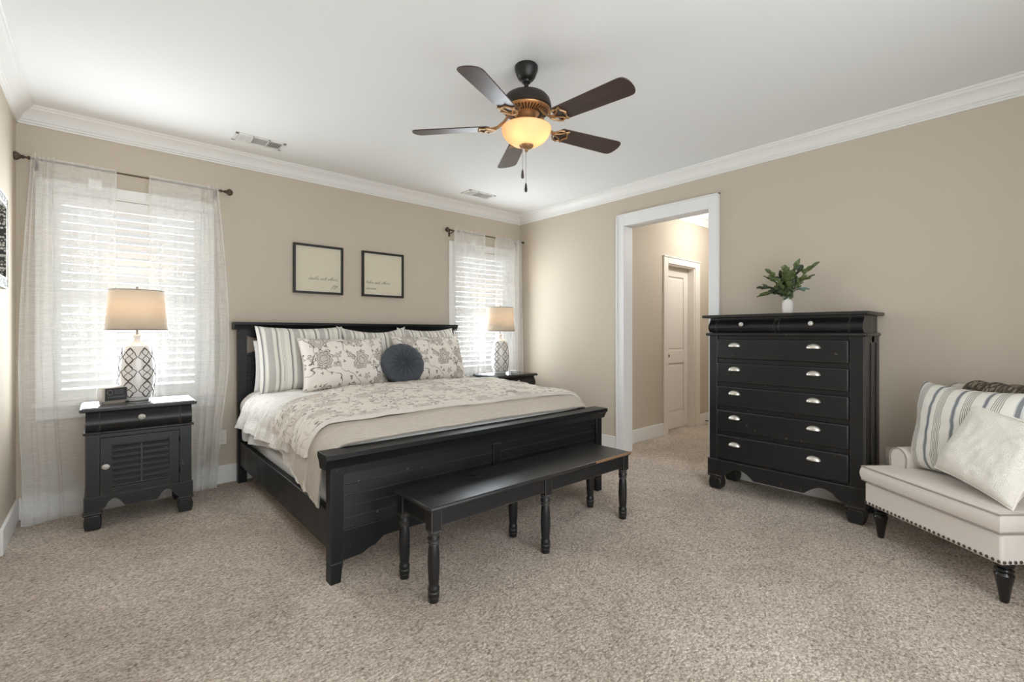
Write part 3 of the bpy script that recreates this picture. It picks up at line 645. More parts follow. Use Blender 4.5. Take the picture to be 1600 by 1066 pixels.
def nightstand(label):
    e = empty('nightstand', label, 'nightstand', (0, 0, 0), 0, 'matching black nightstands')
    w = .273; d = .20                                                # half sizes; front at y=-d
    # case with open sides shaped by panels
    b = B().box(-w, w, -d+.012, d, .185, .60).box(-w+.002, w-.002, -d+.045, d, .60, .742)
    b.build('body', M['black'], e, bevel=.003)
    # face frame stiles beside the door
    b = B().box(-w, -w+.068, -d, -d+.02, .185, .60).box(w-.068, w, -d, -d+.02, .185, .60).box(-w+.068, w-.068, -d, -d+.02, .575, .60)
    b.build('face_frame', M['black'], e, bevel=.003)
    B().box(-.300, .300, -d-.045, d+.012, .744, .765).build('top', M['black'], e, bevel=.007, seg=3)
    box(-.288, .288, -d-.032, d, .7652, .771).build('glass_top', M['glasstop'], e, bevel=.001)
    box(-.285, .285, -d-.028, d+.005, .600, .618).build('moulding', M['black'], e, bevel=.008, seg=3)
    # ogee drawer front
    og = [(-d+.05, .742)] + [(-d-.014-.0*0 + (-.012 if .35 < t < .55 else 0)*0 + (-(.020)*math.sin(PI*min(1, t*1.25))**1.0 if t < .8 else .010*(t-.8)/.2), .620+.122*t) for t in [i/14 for i in range(15)]][::-1] + [(-d+.05, .620)]
    f = lambda u, v, t: (t, u, v)
    B().prism(og, f, -w+.070, w-.070).build('drawer', M['black'], e, angle=30)
    dr = [o for o in bpy.data.objects if o.parent == e and o.name.startswith('drawer')][-1]
    B().prism(og, f, -w+.001, -w+.067).build('corner_block', M['black'], e, angle=30); B().prism(og, f, w-.067, w-.001).build('corner_block', M['black'], e, angle=30)
    kb = lambda x, y, z, par: B().lathe([(.006, 0), (.006, .012), (.014, .016), (.0175, .022), (.015, .028), (.007, .0305), (.004, .034), (.0001, .035)], seg=20, mtx=Matrix.Translation((x, y, z)) @ Matrix.Rotation(R(90), 4, 'X') @ Matrix.Diagonal((1.15, 1, 1, 1))).build('knob', M['knob'], par)
    kb(.0, -d-.024, .692, dr)
    # louvred door
    x0, x1, z0, z1 = -w+.071, w-.071, .212, .572; dd = B()
    s = .055; dd.box(x0, x0+s, -d-.004, -d+.016, z0, z1).box(x1-s, x1, -d-.004, -d+.016, z0, z1).box(x0+s, x1-s, -d-.004, -d+.016, z0, z0+.042).box(x0+s, x1-s, -d-.004, -d+.016, z1-.045, z1)
    do = dd.build('door', M['black'], e, bevel=.003)
    lv = B(); n = 7; za, zb = z0+.044, z1-.047
    for i in range(n):
        zc = za+(zb-za)*(i+.5)/n; lv.box(x0+s+.001, x1-s-.001, -.019, .019, -.004, .004, Matrix.Translation((0, -d+.010, zc)) @ Matrix.Rotation(R(56), 4, 'X'))
    lv.build('louvres', M['black'], do, bevel=.002)
    B().box(-.005, .005, -d-.010, -d-.003, za+.01, zb-.012).build('tilt_rod', M['black'], do, bevel=.001)
    box(x0+s, x1-s, -d+.022, -d+.026, za-.002, zb+.002).build('backing', M['groove'], do, smooth=False)
    kb(x0+s*.45, -d-.003, .395, do)
    for zc in (.30, .51): B().tube([(x1+.002, -d-.005, zc-.02), (x1+.002, -d-.005, zc+.02)], .0045, 8).build('hinge', M['hinge'], do)
    # base with scalloped apron
    B().prism(arch_apron(-w-.008, w+.008, .112, .212, .075, .072), lambda u, v, t: (u, t, v), -d-.008, -d+.014).build('apron', M['black'], e, bevel=.003)
    B().box(-w-.008, -w+.012, -d+.014, d, .125, .20).box(w-.012, w+.008, -d+.014, d, .125, .20).box(-w, w, d-.02, d, .125, .2).build('base', M['black'], e, bevel=.003)
    for sx in (-1, 1):
        for sy in (-1, 1):
            q = B(); cx, cy = sx*(w-.034), sy*(d-.034)-.0
            q.box(cx-.048, cx+.048, cy-.046, cy+.046, .096, .112)
            q.prism([(-.036, .004), (-.042, .03), (-.043, .06), (-.036, .086), (-.036, .096), (.036, .096), (.036, .086), (.043, .06), (.042, .03), (.036, .004)], lambda u, v, t, cx=cx, cy=cy: (cx+u, cy+t, v), -.038, .038)
            q.build('foot', M['black'], e, bevel=.008, seg=3)
    return e
ns1 = nightstand('black louvred-door nightstand in front of the left window'); ns1.location = (-3.855, -.352, 0)
ns2 = copy_tree(ns1); ns2.location = (-.562, -.352, 0); ns2['label'] = 'black nightstand beyond the bed by the far corner'

# ---------------------------------------------------------------- table lamps
def body_r(z):                       # ceramic body profile, z 0..0.36
    t = z/.36; return .066+.038*math.sin(PI*min(1, max(0, .10+t*.84)))**.75*1.0 - .006*t
def table_lamp(label, bright):
    e = empty('table_lamp', label, 'lamp', (0, 0, 0), 0, 'matching table lamps')
    B().lathe([(.064, 0), (.070, .004), (.071, .014), (.066, .018)], seg=36).build('base', M['ceramic'], e)
    prof = [(body_r(z_), z_+.016) for z_ in [.36*i/28 for i in range(29)]]
    prof += [(.058, .384), (.045, .392), (.030, .402), (.022, .415), (.020, .425), (.027, .436), (.029, .446), (.020, .452), (.013, .454)]
    B().lathe(prof, seg=48).build('ceramic_body', M['ceramic'], e)
    l = B(); NC = 6; sp = 2*PI/NC
    def strand(c, sg, amp, ph0, kind, rad):
        pts = []
        for i in range(73):
            t = i/72; zz_ = .010+.338*t; ph = t*3.0+ph0
            q = (.5-.5*math.cos(2*PI*ph)) if kind == 0 else math.cos(2*PI*ph)
            if kind == 0: q = q**.8 + .10*math.sin(6*PI*ph)*math.sin(PI*ph)
            th = c*sp + sg*amp*sp*q; r_ = body_r(zz_)+.0006; pts.append((r_*math.cos(th), r_*math.sin(th), zz_+.016))
        l.tube(pts, rad, 5)
    for c in range(NC):
        for sg in (-1, 1):
            strand(c, sg, .43, 0, 0, .0024); strand(c, sg, .23, .25, 1, .0022)
        l.tube([((body_r(.012)+.0006)*math.cos(c*sp+.5*sp+k_), (body_r(.012)+.0006)*math.sin(c*sp+.5*sp+k_), .028) for k_ in (-.5, -.25, 0, .25, .5)], .0014, 4)
    l.build('lattice_relief', M['lattice'], e)
    z0, z1 = .482, .757
    sh = B().lathe([(.171, z0), (.160, (z0+z1)/2+.0), (.151, z1)], seg=56, cap=False); shade = sh.build('lamp_shade', M['shade'], e, solid=.0022)
    B().lathe([(.1705, z0-.001), (.1735, z0+.002), (.1725, z0+.009), (.1695, z0+.009)], seg=56, cap=False).build('rim', M['linenpipe'], shade); B().lathe([(.1505, z1-.008), (.1525, z1-.006), (.1525, z1), (.150, z1)], seg=56, cap=False).build('rim', M['linenpipe'], shade)
    b = B().tube([(0, 0, .45), (0, 0, .53)], .008, 10)
    for an in (0, 2*PI/3, 4*PI/3): b.tube([(0, 0, z1-.02), (.150*math.cos(an), .150*math.sin(an), z1-.003)], .002, 6)
    b.tube([(.035, 0, .50), (.045, 0, .62), (.03, 0, .72), (0, 0, z1-.02)], .0018, 6).tube([(-.035, 0, .50), (-.045, 0, .62), (-.03, 0, .72), (0, 0, z1-.02)], .0018, 6)
    b.tube([(-.035, 0, .50), (.035, 0, .50)], .003, 6); b.build('harp', M['chain'], e)
    B().lathe([(.008, .53), (.013, .54), (.028, .585), (.030, .61), (.022, .635), (.0001, .645)], seg=16, cap=False).build('bulb', M['bulb'], e)
    B().lathe([(.004, z1-.02), (.004, z1+.006), (.010, z1+.009), (.012, z1+.018), (.009, z1+.027), (.0001, z1+.030)], seg=14).build('finial', M['chain'], e)
    return e
lm1 = table_lamp('table lamp with linen shade on the left nightstand by the clock', 1); lm1.location = (-3.868, -.325, .771)
lm2 = copy_tree(lm1); lm2.location = (-.607, -.325, .771); lm2.rotation_euler = (0, 0, .5); lm2['label'] = 'table lamp with linen shade on the nightstand beyond the bed'
WARM = (1, .64, .38)
point('lamp_bulb_light', (-3.868, -.325, .771+.64), 2.0, WARM, .03); point('lamp_bulb_light', (-.607, -.325, .771+.64), 1.8, WARM, .03)

# alarm clock
e = empty('alarm_clock', 'beige alarm clock with dark screen left of the lamp', 'clock', (-4.000, -.375, .771), R(22)); e.scale = (1.12, 1.12, 1.28)
pr = [(-.045, .012), (-.045, .078), (-.040, .086), (.012, .088), (.030, .082), (.040, .066), (.040, .046), (.030, .022), (.015, .010), (0, .006), (-.035, .006)]
B().prism(pr, lambda u, v, t: (t, u, v), -.062, .062).build('housing', M['clock'], e, bevel=.010, seg=4)
B().box(-.052, .052, -.035, .030, 0, .010).build('stand', M['clock'], e, bevel=.003)
fc = B().box(-.054, .054, -.0495, -.044, .016, .080).build('screen', M['clockface'], e, bevel=.0022, seg=3)
b = B().lathe([(.011, -.0002), (.013, -.0002), (.013, .0004), (.011, .0004)], seg=24, cap=False, mtx=Matrix.Translation((-.030, -.0497, .058)) @ Matrix.Rotation(R(90), 4, 'X'))
for i in range(3): b.box(-.008, .036, -.0500, -.0494, .050+i*.008, .0512+i*.008)
for i in range(9): b.box(-.040+i*.0095, -.035+i*.0095, -.0500, -.0494, .032, .036)
b.build('screen_marks', M['clockmark'], fc, smooth=False)
o = B().lathe([(.036, 0), (.040, .004), (.040, .024), (.036, .029), (.0001, .030)], seg=32).build('smart_speaker', M['puck']); o.location = (-.465, -.40, .771)
tag(o, 'small round white speaker puck beside the right bedside lamp', 'speaker')

# ---------------------------------------------------------------- bed frame
BX0, BX1 = -3.212, -1.098
bed = empty('king_bed', 'charcoal painted king bed with panelled footboard and openwork headboard', 'bed', ((BX0+BX1)/2, -1.1, 0))
def P(bb, name, mat, **kw):      # bed parts are drawn in room coordinates, stored relative to the bed
    for i, q in enumerate(bb.v): bb.v[i] = Vector(q)-Vector(bed.location)
    return bb.build(name, mat, bed, **kw)
for x in (BX0, BX1-.065): P(box(x, x+.065, -.105, -.040, 0, 1.262), 'headboard_post', M['black2'], bevel=.003)
cp = [(-.118, 1.262), (-.122, 1.272), (-.128, 1.285), (-.140, 1.300), (-.146, 1.304), (-.146, 1.325), (-.020, 1.325), (-.020, 1.262)]
P(B().prism(cp, lambda u, v, t: (t, u, v), BX0-.032, BX1+.032), 'headboard_cap', M['black2'], angle=25, bevel=.001)
hx0, hx1 = BX0+.065, BX1-.065
b = B().box(hx0, hx1, -.092, -.052, 1.212, 1.262).box(hx0, hx1, -.092, -.052, 1.045, 1.062)
P(b, 'headboard_rail', M['black2'], bevel=.002)
b = B(); n = 3; cw = (hx1-hx0)/n
for i in range(n):                                                    # crossed boards leaving open triangles
    a_ = hx0+cw*i
    if i: b.box(a_-.028, a_+.028, -.088, -.056, 1.06, 1.213)
    lx0 = a_+(.028 if i else 0); lx1 = a_+cw-(.028 if i < n-1 else 0); t_ = .020
    for sg in (1, -1):
        za, zb = (1.062, 1.212) if sg == 1 else (1.212, 1.062); o_ = 0 if sg == 1 else .010
        b.prism([(lx0, za), (lx0+.14, za), (lx1, zb), (lx1-.14, zb)], lambda u, v, t: (u, t, v), -.084+o_, -.068+o_)
P(b, 'headboard_lattice', M['black2'])
b = B(); nb = 9
for i in range(nb):
    z0_, z1_ = .42+(1.046-.42)*i/nb, .42+(1.046-.42)*(i+1)/nb
    b.prism([(-.086, z0_+.001), (-.080, z1_-.004), (-.074, z1_), (-.058, z1_), (-.058, z0_)], lambda u, v, t: (t, u, v), hx0, hx1)
P(b, 'headboard_slats', M['black2'], bevel=.0008)
# footboard
FY0, FY1 = -2.165, -2.100
for x in (BX0, BX1-.065):
    P(B().box(x, x+.065, FY0, FY1, .10, .585).prism([(0, .10), (0, 0), (.052, 0), (.056, .05), (.065, .10)] if x == BX0 else [(.065, .10), (0, .10), (.009, .05), (.013, 0), (.065, 0)], lambda u, v, t, x=x: (x+u, t, v), FY0, FY1), 'footboard_post', M['black2'], bevel=.003)
cpf = [(FY0+.0, .568), (FY0-.006, .580), (FY0-.012, .596), (FY0-.028, .616), (FY0-.034, .620), (FY0-.034, .645), (FY1+.034, .645), (FY1+.034, .620), (FY1+.012, .60), (FY1, .568)]
P(B().prism(cpf, lambda u, v, t: (t, u, v), BX0-.030, BX1+.030), 'footboard_cap', M['black2'], angle=25, bevel=.001)
xm = (BX0+BX1)/2
b = B().box(hx0, hx1, FY0+.010, FY1-.01, .528, .570).box(xm-.032, xm+.032, FY0+.006, FY1-.01, .245, .53)
P(b, 'footboard_rail', M['black2'], bevel=.002)
ap = arch_apron(hx0, hx1, .085, .25, .10, .075)
ap = [(hx0, .25), (hx0, .10), (hx0+.10, .105), (hx0+.14, .125), (hx0+.17, .13), (hx0+.22, .165), (hx1-.22, .165), (hx1-.17, .13), (hx1-.14, .125), (hx1-.10, .105), (hx1, .10), (hx1, .25)]
P(B().prism(ap, lambda u, v, t: (u, t, v), FY0+.010, FY1-.012), 'footboard_apron', M['black2'], bevel=.002)
b = B(); nb = 5
for i in range(nb):
    z0_, z1_ = .245+(.53-.245)*i/nb, .245+(.53-.245)*(i+1)/nb
    for xa, xb in ((hx0, xm-.032), (xm+.032, hx1)):
        b.prism([(FY0+.018, z0_+.001), (FY0+.026, z1_-.004), (FY0+.032, z1_), (FY1-.014, z1_), (FY1-.014, z0_)], lambda u, v, t: (t, u, v), xa, xb)
P(b, 'footboard_panel', M['black2'], bevel=.0008)
for x in (BX0+.012, BX1-.042): P(B().box(x, x+.030, FY1, -.105, .150, .335).box(x-.003, x+.036, FY1, -.105, .330, .345), 'side_rail', M['black2'], bevel=.003)

# ---------------------------------------------------------------- mattress and bedding
MX0, MX1 = -3.145, -1.165; xc = (MX0+MX1)/2
def soft_box(x0, x1, y0, y1, z0, z1, r, name, mat, label, cat):
    b = B().box(x0, x1, y0, y1, z0, z1); o = b.build(name, mat, bevel=r, seg=5); return tag(o, label, cat)
soft_box(MX0, MX1, -2.07, -.12, .17, .395, .03, 'box_spring', M['sheet'], 'white box spring inside the black bed rails', 'box spring')
def zt(y):                                                           # height of the made bed
    t = -y
    if t < .6: z = .700
    elif t < 1.3: z = .700-.012*(t-.6)/.7
    else: z = .688-.035*(t-1.3)/.7
    if t > 1.95: z -= .6*(t-1.95)**1.2*1.3
    return z
mt = B()
def matt(u, v):
    a_ = 2*PI*u; cxs = abs(math.cos(a_))**.28*(1 if math.cos(a_) >= 0 else -1); szs = abs(math.sin(a_))**.28*(1 if math.sin(a_) >= 0 else -1)
    y = -.12-1.93*v; k_ = 1-.0*v; e_ = min(1, min(v, 1-v)/.03)**.5 if 0 < v < 1 else 0
    wob = .006*math.sin(y*31+cxs*3) if abs(cxs) > .8 else 0
    return (xc+cxs*(.985*(.96+.04*e_)+wob), y, .54+szs*.14*(.75+.25*e_))
mt.grid(64, 50, matt); n_ = len(mt.v)-65
mt.face([i for i in range(64)]); mt.face([n_+i for i in range(64)][::-1])
tag(mt.build('mattress', M['mattress'], angle=60), 'white mattress showing along the left side above the rail', 'mattress')

def drape(name, mat, label, cat, y0, y1, off, hemL, hemR, thick=.010, wr=.006, backedge=None, frontedge=None, bulge=.05, uvs=(6, 6), nu=190, nv=110, seed=0.0, footdrop=False, mat2=None, group=None, lift=None):
    """cloth over the bed; s runs across: left hem -> up -> over the top -> down to right hem"""
    r = .15
    def cross(s, y, o):                                               # s in metres from centre along the arc
        hw = 1.015+o; ztop = zt(y)+.028+o; sg = 1 if s > 0 else -1; q = abs(s); flat = hw-r; arc = r*PI/2
        if q < flat: x = q; z = ztop-.010*(q/flat)**2; nx, nz = 0, 1
        elif q < flat+arc:
            a_ = (q-flat)/r; x = flat+r*math.sin(a_); z = ztop-.010-r*(1-math.cos(a_)); nx, nz = math.sin(a_), math.cos(a_)
        else:
            d = q-flat-arc; x = hw+bulge*math.sin(min(1, d/.16)*PI/2)*(1 if y > -1.9 else .55); z = ztop-.010-r-d; nx, nz = 1, 0
        return x*sg, z, nx*sg, nz
    def L(y, hem, o): return (1.015+o-r)+r*PI/2+max(0, (zt(y)+.028+o-.010-r)-hem)
    def fn(u, v, extra=0):
        y0_, y1_ = y0, y1
        uu = 2*u-1
        if backedge: y0_ = backedge(uu)
        if frontedge: y1_ = frontedge(uu)
        y = y0_+(y1_-y0_)*v
        hl = hemL(y) if callable(hemL) else hemL; hr = hemR
        s = (-L(y, hl, off) if uu < 0 else L(y, hr, off))*abs(uu)
        side = max(0, (abs(s)-.80)/.35)
        hz = .022*noise.noise(Vector((y*4, seed, 0)))+.012*noise.noise(Vector((y*13, seed, 2))) if abs(uu) > .96 else 0
        x, z, nx, nz = cross(s, y, off)
        w = wr*(noise.noise(Vector((s*4, y*4, seed)))*1.3+noise.noise(Vector((s*9, y*13, seed+5)))*.7)
        w += wr*.55*noise.noise(Vector((s*3.2, y*38+6*noise.noise(Vector((s*2, y*2, 3))), seed)))*(.6+side*.9)
        w += side*wr*1.7*(noise.noise(Vector((y*6.5+s*.8, seed, .3)))*1.5+.35*math.sin(y*31+9*noise.noise(Vector((y*2, s, seed)))))
        lf = (lift(uu, v) if lift else 0)
        x += nx*(w+extra+lf); z += nz*(w*.8+extra+lf)+hz
        return Vector((xc+x, y, z))
    b = B(); b.grid(nu, nv, lambda u, v: fn(u, v, thick), uvs, flip=True); n1 = len(b.v)
    if mat2: b.cur = 1
    b.grid(nu, nv, lambda u, v: fn(u, v, 0), uvs); w_ = nu+1
    b.cur = 0
    for i in range(nu):                                               # closed edges
        b.face((i, i+1, n1+i+1, n1+i)); e1 = nv*w_; b.face((e1+i+1, e1+i, n1+e1+i, n1+e1+i+1))
    for j in range(nv):
        b.face((j*w_+w_, j*w_, n1+j*w_, n1+j*w_+w_)); b.face((j*w_+nu, j*w_+w_+nu, n1+j*w_+w_+nu, n1+j*w_+nu))
    o = b.build(name, [mat, mat2] if mat2 else mat, angle=70); tag(o, label, cat); return o
drape('top_sheet', M['sheet'], 'white sheet hanging below the duvet on the left side', 'sheet', -.16, -2.03, .004, lambda y: .40+.03*math.sin(y*5), .42, .004, .008, bulge=.004, nv=90, nu=150, seed=4.4)
drape('duvet', M['duvet'], 'white crinkled duvet spread over the bed under the pillows', 'duvet', -.14, -1.93, .022, lambda y: .508+.012*math.sin(y*3), .50, .018, .015, bulge=.040, uvs=(5, 4), seed=1.0)
drape('coverlet', M['coverlet'], 'beige textured coverlet across the foot end of the bed', 'coverlet', -1.62, -2.075, .052, lambda y: .50 - .13*min(1, max(0, (-y-1.66)/.3)), .45, .008, .005, bulge=.030, uvs=(6, 1.6), nu=200, nv=60, seed=2.0)
drape('floral_throw', M['floralthrow'], 'floral quilted throw folded across the bed above the coverlet', 'blanket', -.8, -1.9, .062, .635, .56, .026, .009, bulge=.045,
      backedge=lambda uu: -.76-.56*max(0, min(1, (-uu-.35)/.6))**1.1-.05*max(0, uu), frontedge=lambda uu: -1.885-.015*math.sin(uu*9)-.03*max(0, -uu-.6)-.10*max(0, uu-.45), uvs=(1.6, .72), nu=220, nv=90, seed=3.0, mat2=M['linenpipe'])

# ---------------------------------------------------------------- pillows
def pillow(name, label, cat, mat, w, h, t, bl, br, lean, rz=None, roll=0, group=None, seed=0, ear=.05, sag=0.0, uv=(1, 1), pipe=None, parent=None, back=None):
    """bl/br: bottom corners in room space; lean: angle back from upright"""
    nu, nv = 48, 40; b = B()
    def fn(u, v, sd):
        a_, c_ = 2*u-1, 2*v-1
        ex = 1-ear*(1-c_*c_)*abs(a_)**3; ez = 1-ear*(1-a_*a_)*abs(c_)**3
        prof = max(0, (1-a_**4)*(1-c_**4))**.55
        x = a_*w/2*ex; z = h/2*(1+c_*ez); th = t/2*prof*(1+.18*noise.noise(Vector((a_*1.5, c_*1.5, seed))))
        wr = .006*noise.noise(Vector((a_*6, c_*6, seed+3)))*prof + .004*math.sin(a_*9+c_*7+seed)*max(0, abs(a_)-.6)
        z -= sag*(1-a_*a_)*max(0, c_)**1.5*h
        return (x, sd*(th+wr)-.0, z)
    b.grid(nu, nv, lambda u, v: fn(u, v, -1), uv); b.grid(nu, nv, lambda u, v: fn(1-u, v, 1), uv)
    bl, br = Vector(bl), Vector(br); ax = (br-bl); ang = math.atan2(ax.y, ax.x) if rz is None else rz; mid = (bl+br)/2
    o = b.build(name, mat, parent, angle=180); me = o.data
    import bmesh as bmh
    bm = bmh.new(); bm.from_mesh(me); bmh.ops.remove_doubles(bm, verts=bm.verts, dist=.0008); bm.to_mesh(me); bm.free()
    o.location = mid; o.rotation_euler = (Matrix.Rotation(ang, 4, 'Z') @ Matrix.Rotation(lean, 4, 'X').inverted() @ Matrix.Rotation(roll, 4, 'Y')).to_euler()
    tag(o, label, cat, group)
    if pipe:
        q = B(); pts = [Vector(fn(u/30, 0, -1)) for u in range(31)] + [Vector(fn(1, v/30, -1)) for v in range(1, 31)] + [Vector(fn(1-u/30, 1, -1)) for u in range(1, 31)] + [Vector(fn(0, 1-v/30, -1)) for v in range(1, 31)]
        q.tube(pts, .0045, 6).build('piping', pipe, o)
    return o
gs = 'striped shams against the headboard'
zb = .745
pillow('striped_sham', 'grey striped sham nearest the left bed post', 'pillow', M['sham'], .72, .57, .22, (-3.10, -.365, zb), (-2.41, -.365, zb), R(16), group=gs, seed=1, ear=.055, sag=.02)
pillow('striped_sham', 'middle striped sham partly behind the round cushion', 'pillow', M['sham'], .68, .57, .21, (-2.44, -.33, zb), (-1.78, -.36, zb), R(14), group=gs, seed=2, ear=.10, sag=.07)
pillow('striped_sham', 'rightmost striped sham at the headboard by the right window', 'pillow', M['sham'], .66, .56, .21, (-1.82, -.33, zb), (-1.20, -.33, zb), R(14), group=gs, seed=3, ear=.06, sag=.035)
pillow('bed_pillow', 'white sleeping pillow mostly hidden behind the leftmost striped sham', 'pillow', M['sheet'], .70, .42, .12, (-3.115, -.20, .752), (-2.42, -.20, .752), R(4), seed=7)
pillow('floral_lumbar_pillow', 'floral print oblong pillow on the left, in front of the striped sham', 'pillow', M['floral'], .74, .46, .22, (-2.835, -.580, .758), (-2.125, -.580, .758), R(20), group='floral pillows', seed=4, ear=.07, uv=(1.25, .78), pipe=M['floral'])
pillow('floral_lumbar_pillow', 'floral print oblong pillow on the right, beside the round cushion', 'pillow', M['floral'], .78, .47, .22, (-1.995, -.565, .758), (-1.245, -.54, .758), R(19), group='floral pillows', seed=5, ear=.075, uv=(1.3, .8), pipe=M['floral'])
# round tufted cushion
e = empty('round_cushion', 'round slate velvet tufted cushion between the floral pillows', 'cushion', (-2.035, -.735, .778))
b = B(); NR, NS = 26, 96; PL = 16
def rc(u, v, sd):
    th = 2*PI*u; rr = v
    prof = max(0, 1-rr**3.2)**.55; dip = math.exp(-(rr/.16)**2)*.75
    pleat = .017*math.cos(PL*th+2.5*rr)*math.sin(PI*min(1, rr*1.05))*(1-.3*rr)
    t = sd*(.062*prof*(1-dip)+pleat*prof**.3*(1 if sd < 0 else .5)); rad = .196*rr*(1+.012*math.cos(PL*th))
    return (rad*math.cos(th), t, rad*math.sin(th)+.196)
b.grid(NS, NR, lambda u, v: rc(u, v, -1)); b.grid(NS, NR, lambda u, v: rc(u, v, 1), flip=True)
o = b.build('cover', M['velvet'], e, angle=180)
B().ball((0, -.018, .196), .022, 1, .6, 1).build('button', M['velvet'], e)
e.rotation_euler = (R(-24), 0, R(-12))

# ---------------------------------------------------------------- bench
e = empty('bench', 'long black wooden bench with six turned legs at the bed foot', 'bench', (-2.174, -2.47, 0))
hw, hd = .768, .178
tp = B().box(-hw, hw, -hd, hd, .424, .446); tp.build('bench_top', M['benchtop'], e, bevel=.009, seg=2)
tr = B().box(.40, hw-.004, -hd-.0015, -hd+.006, .432, .4475).box(hw-.008, hw+.0012, -hd+.01, .02, .434, .444); tr.build('worn_edge', M['wornwood'], e, bevel=.0015)
b = B().box(-hw+.05, hw-.05, -hd+.020, -hd+.040, .345, .424).box(-hw+.05, hw-.05, hd-.040, hd-.020, .345, .424).box(-hw+.025, -hw+.045, -hd+.04, hd-.04, .345, .424).box(hw-.045, hw-.025, -hd+.04, hd-.04, .345, .424)
b.build('bench_apron', M['black'], e, bevel=.003)
LP = [(.0215, 0), (.023, .003), (.023, .018), (.026, .024), (.0245, .030), (.0265, .036), (.0265, .046), (.023, .050), (.0265, .056), (.026, .070), (.022, .078), (.0235, .090), (.0265, .13), (.0275, .18), (.0255, .235), (.0225, .262), (.021, .268), (.0265, .272), (.0265, .278), (.022, .282), (.027, .288), (.0275, .298), (.024, .306), (.024, .312), (.027, .316), (.027, .324), (.022, .330)]
leg = None
for x in (-.729, 0, .729):
    for y in (-hd+.040, hd-.040):
        if leg is None:
            leg = B().lathe(LP, seg=24).box(-.027, .027, -.027, .027, .328, .424).build('leg', M['black'], e, bevel=.0012); l0 = leg
        else:
            l0 = leg.copy(); C.objects.link(l0); l0.parent = e
        l0.location = (x, y, 0)

# ---------------------------------------------------------------- tall chest of drawers
CX, CY = -.395, -3.195; cw = .505; cd = .375           # front face at x=CX; half width; depth
chest = empty('chest_of_drawers', 'tall black chest of drawers with nickel cup pulls on right wall', 'chest of drawers', (CX, CY, 0), R(-90))
# local: x along the front (+x = towards camera side), -y out of the front, +y to the wall
b = B().box(-cw, cw, .012, cd, .215, 1.235)
b.box(-cw+.004, cw-.004, .03, cd, 1.235, 1.352); b.build('body', M['black'], chest, bevel=.003)
for xa, xb in ((-cw, -cw+.062), (cw-.078, cw)): box(xa, xb, 0, .02, .19, 1.232).build('corner_post', M['black'], chest, bevel=.004)
b = B()
for y0_, y1_ in ((.0, .09), (.165, .235), (.31, cd)): b.box(cw, cw+.007, y0_+.002, y1_, .19, 1.232)
b.box(cw, cw+.007, .09, .31, 1.17, 1.232).box(cw, cw+.007, .09, .31, .19, .26); b.build('side_panel', M['black'], chest, bevel=.002)
box(-cw-.042, cw+.036, -.045, cd+.008, 1.352, 1.375).build('top', M['black'], chest, bevel=.008, seg=3)
box(-cw-.022, cw+.018, -.022, cd+.003, 1.212, 1.236).build('moulding', M['black'], chest, bevel=.010, seg=3)
og = [(.04, 1.350)] + [(.004-(.026*math.sin(PI*min(1, t/.72))**.9 if t < .72 else -.012*math.sin(PI*(t-.72)/.4)), 1.238+.112*t) for t in [i/16 for i in range(17)]][::-1] + [(.04, 1.238)]
f = lambda u, v, t: (t, u, v)
for xa, xb, dy in ((-cw+.001, -cw+.058, 0), (cw-.075, cw-.001, 0), (-.020, .006, .004)): B().prism([(a_+dy, c_) for a_, c_ in og], f, xa, xb).build('corner_block', M['black'], chest, angle=30)
def kn(x, z, par): return B().lathe([(.006, 0), (.006, .010), (.013, .014), (.0165, .020), (.013, .026), (.006, .029), (.0001, .031)], seg=20, mtx=Matrix.Translation((x, -.016, z)) @ Matrix.Rotation(R(90), 4, 'X')).build('knob', M['knob'], par)
for xa, xb, kx in ((-cw+.062, -.024, -.245), (.010, cw-.079, .215)):
    d_ = B().prism(og, f, xa, xb).build('drawer', M['black'], chest, angle=30); kn(kx, 1.300, d_)
# cup pull: quarter-ellipsoid shell over a back plate
def cup(x, z, par):
    b = B()
    def fn(u, v):
        a_ = PI*u; p_ = PI/2*v
        return (x+.044*math.cos(a_)*math.cos(p_)*1.0, -.014-.024*math.sin(p_)*math.sin(a_)**.5 if True else 0, z-.010+.030*math.sin(a_)*math.cos(p_))
    def fn2(u, v):
        a_ = PI*u; r_ = 1-v*1.0; return (x+.044*math.cos(a_)*(1-v*.0)*math.cos(PI/2*v), -.014-.024*math.sin(PI/2*v), z-.010+.030*math.sin(a_)*math.cos(PI/2*v))
    b.grid(24, 10, fn2); b.grid(24, 10, lambda u, v: (Vector(fn2(u, v))-Vector((x, -.014, z-.010)))*.93+Vector((x, -.014, z-.012)), flip=True)
    return b.build('cup_pull', M['cup'], par, angle=60)
zd = [1.172, 1.002, .820, .637, .447]; dh = [.150, .150, .150, .158, .200]
zs = [(1.030, 1.188), (.858, 1.003), (.680, .828), (.503, .652), (.250, .470)]
zs = [(1.035, 1.187), (.851, 1.003), (.666, .820), (.472, .634), (.253, .440)]
for za, zb_ in zs:
    x0, x1 = -cw+.064, cw-.080
    d_ = B().box(x0, x1, -.010, .014, za, zb_).build('drawer', M['black'], chest, bevel=.0095, seg=3)
    for kx in (-.305, .225): cup(kx, (za+zb_)/2+.030, d_).location = (0, .005, 0)
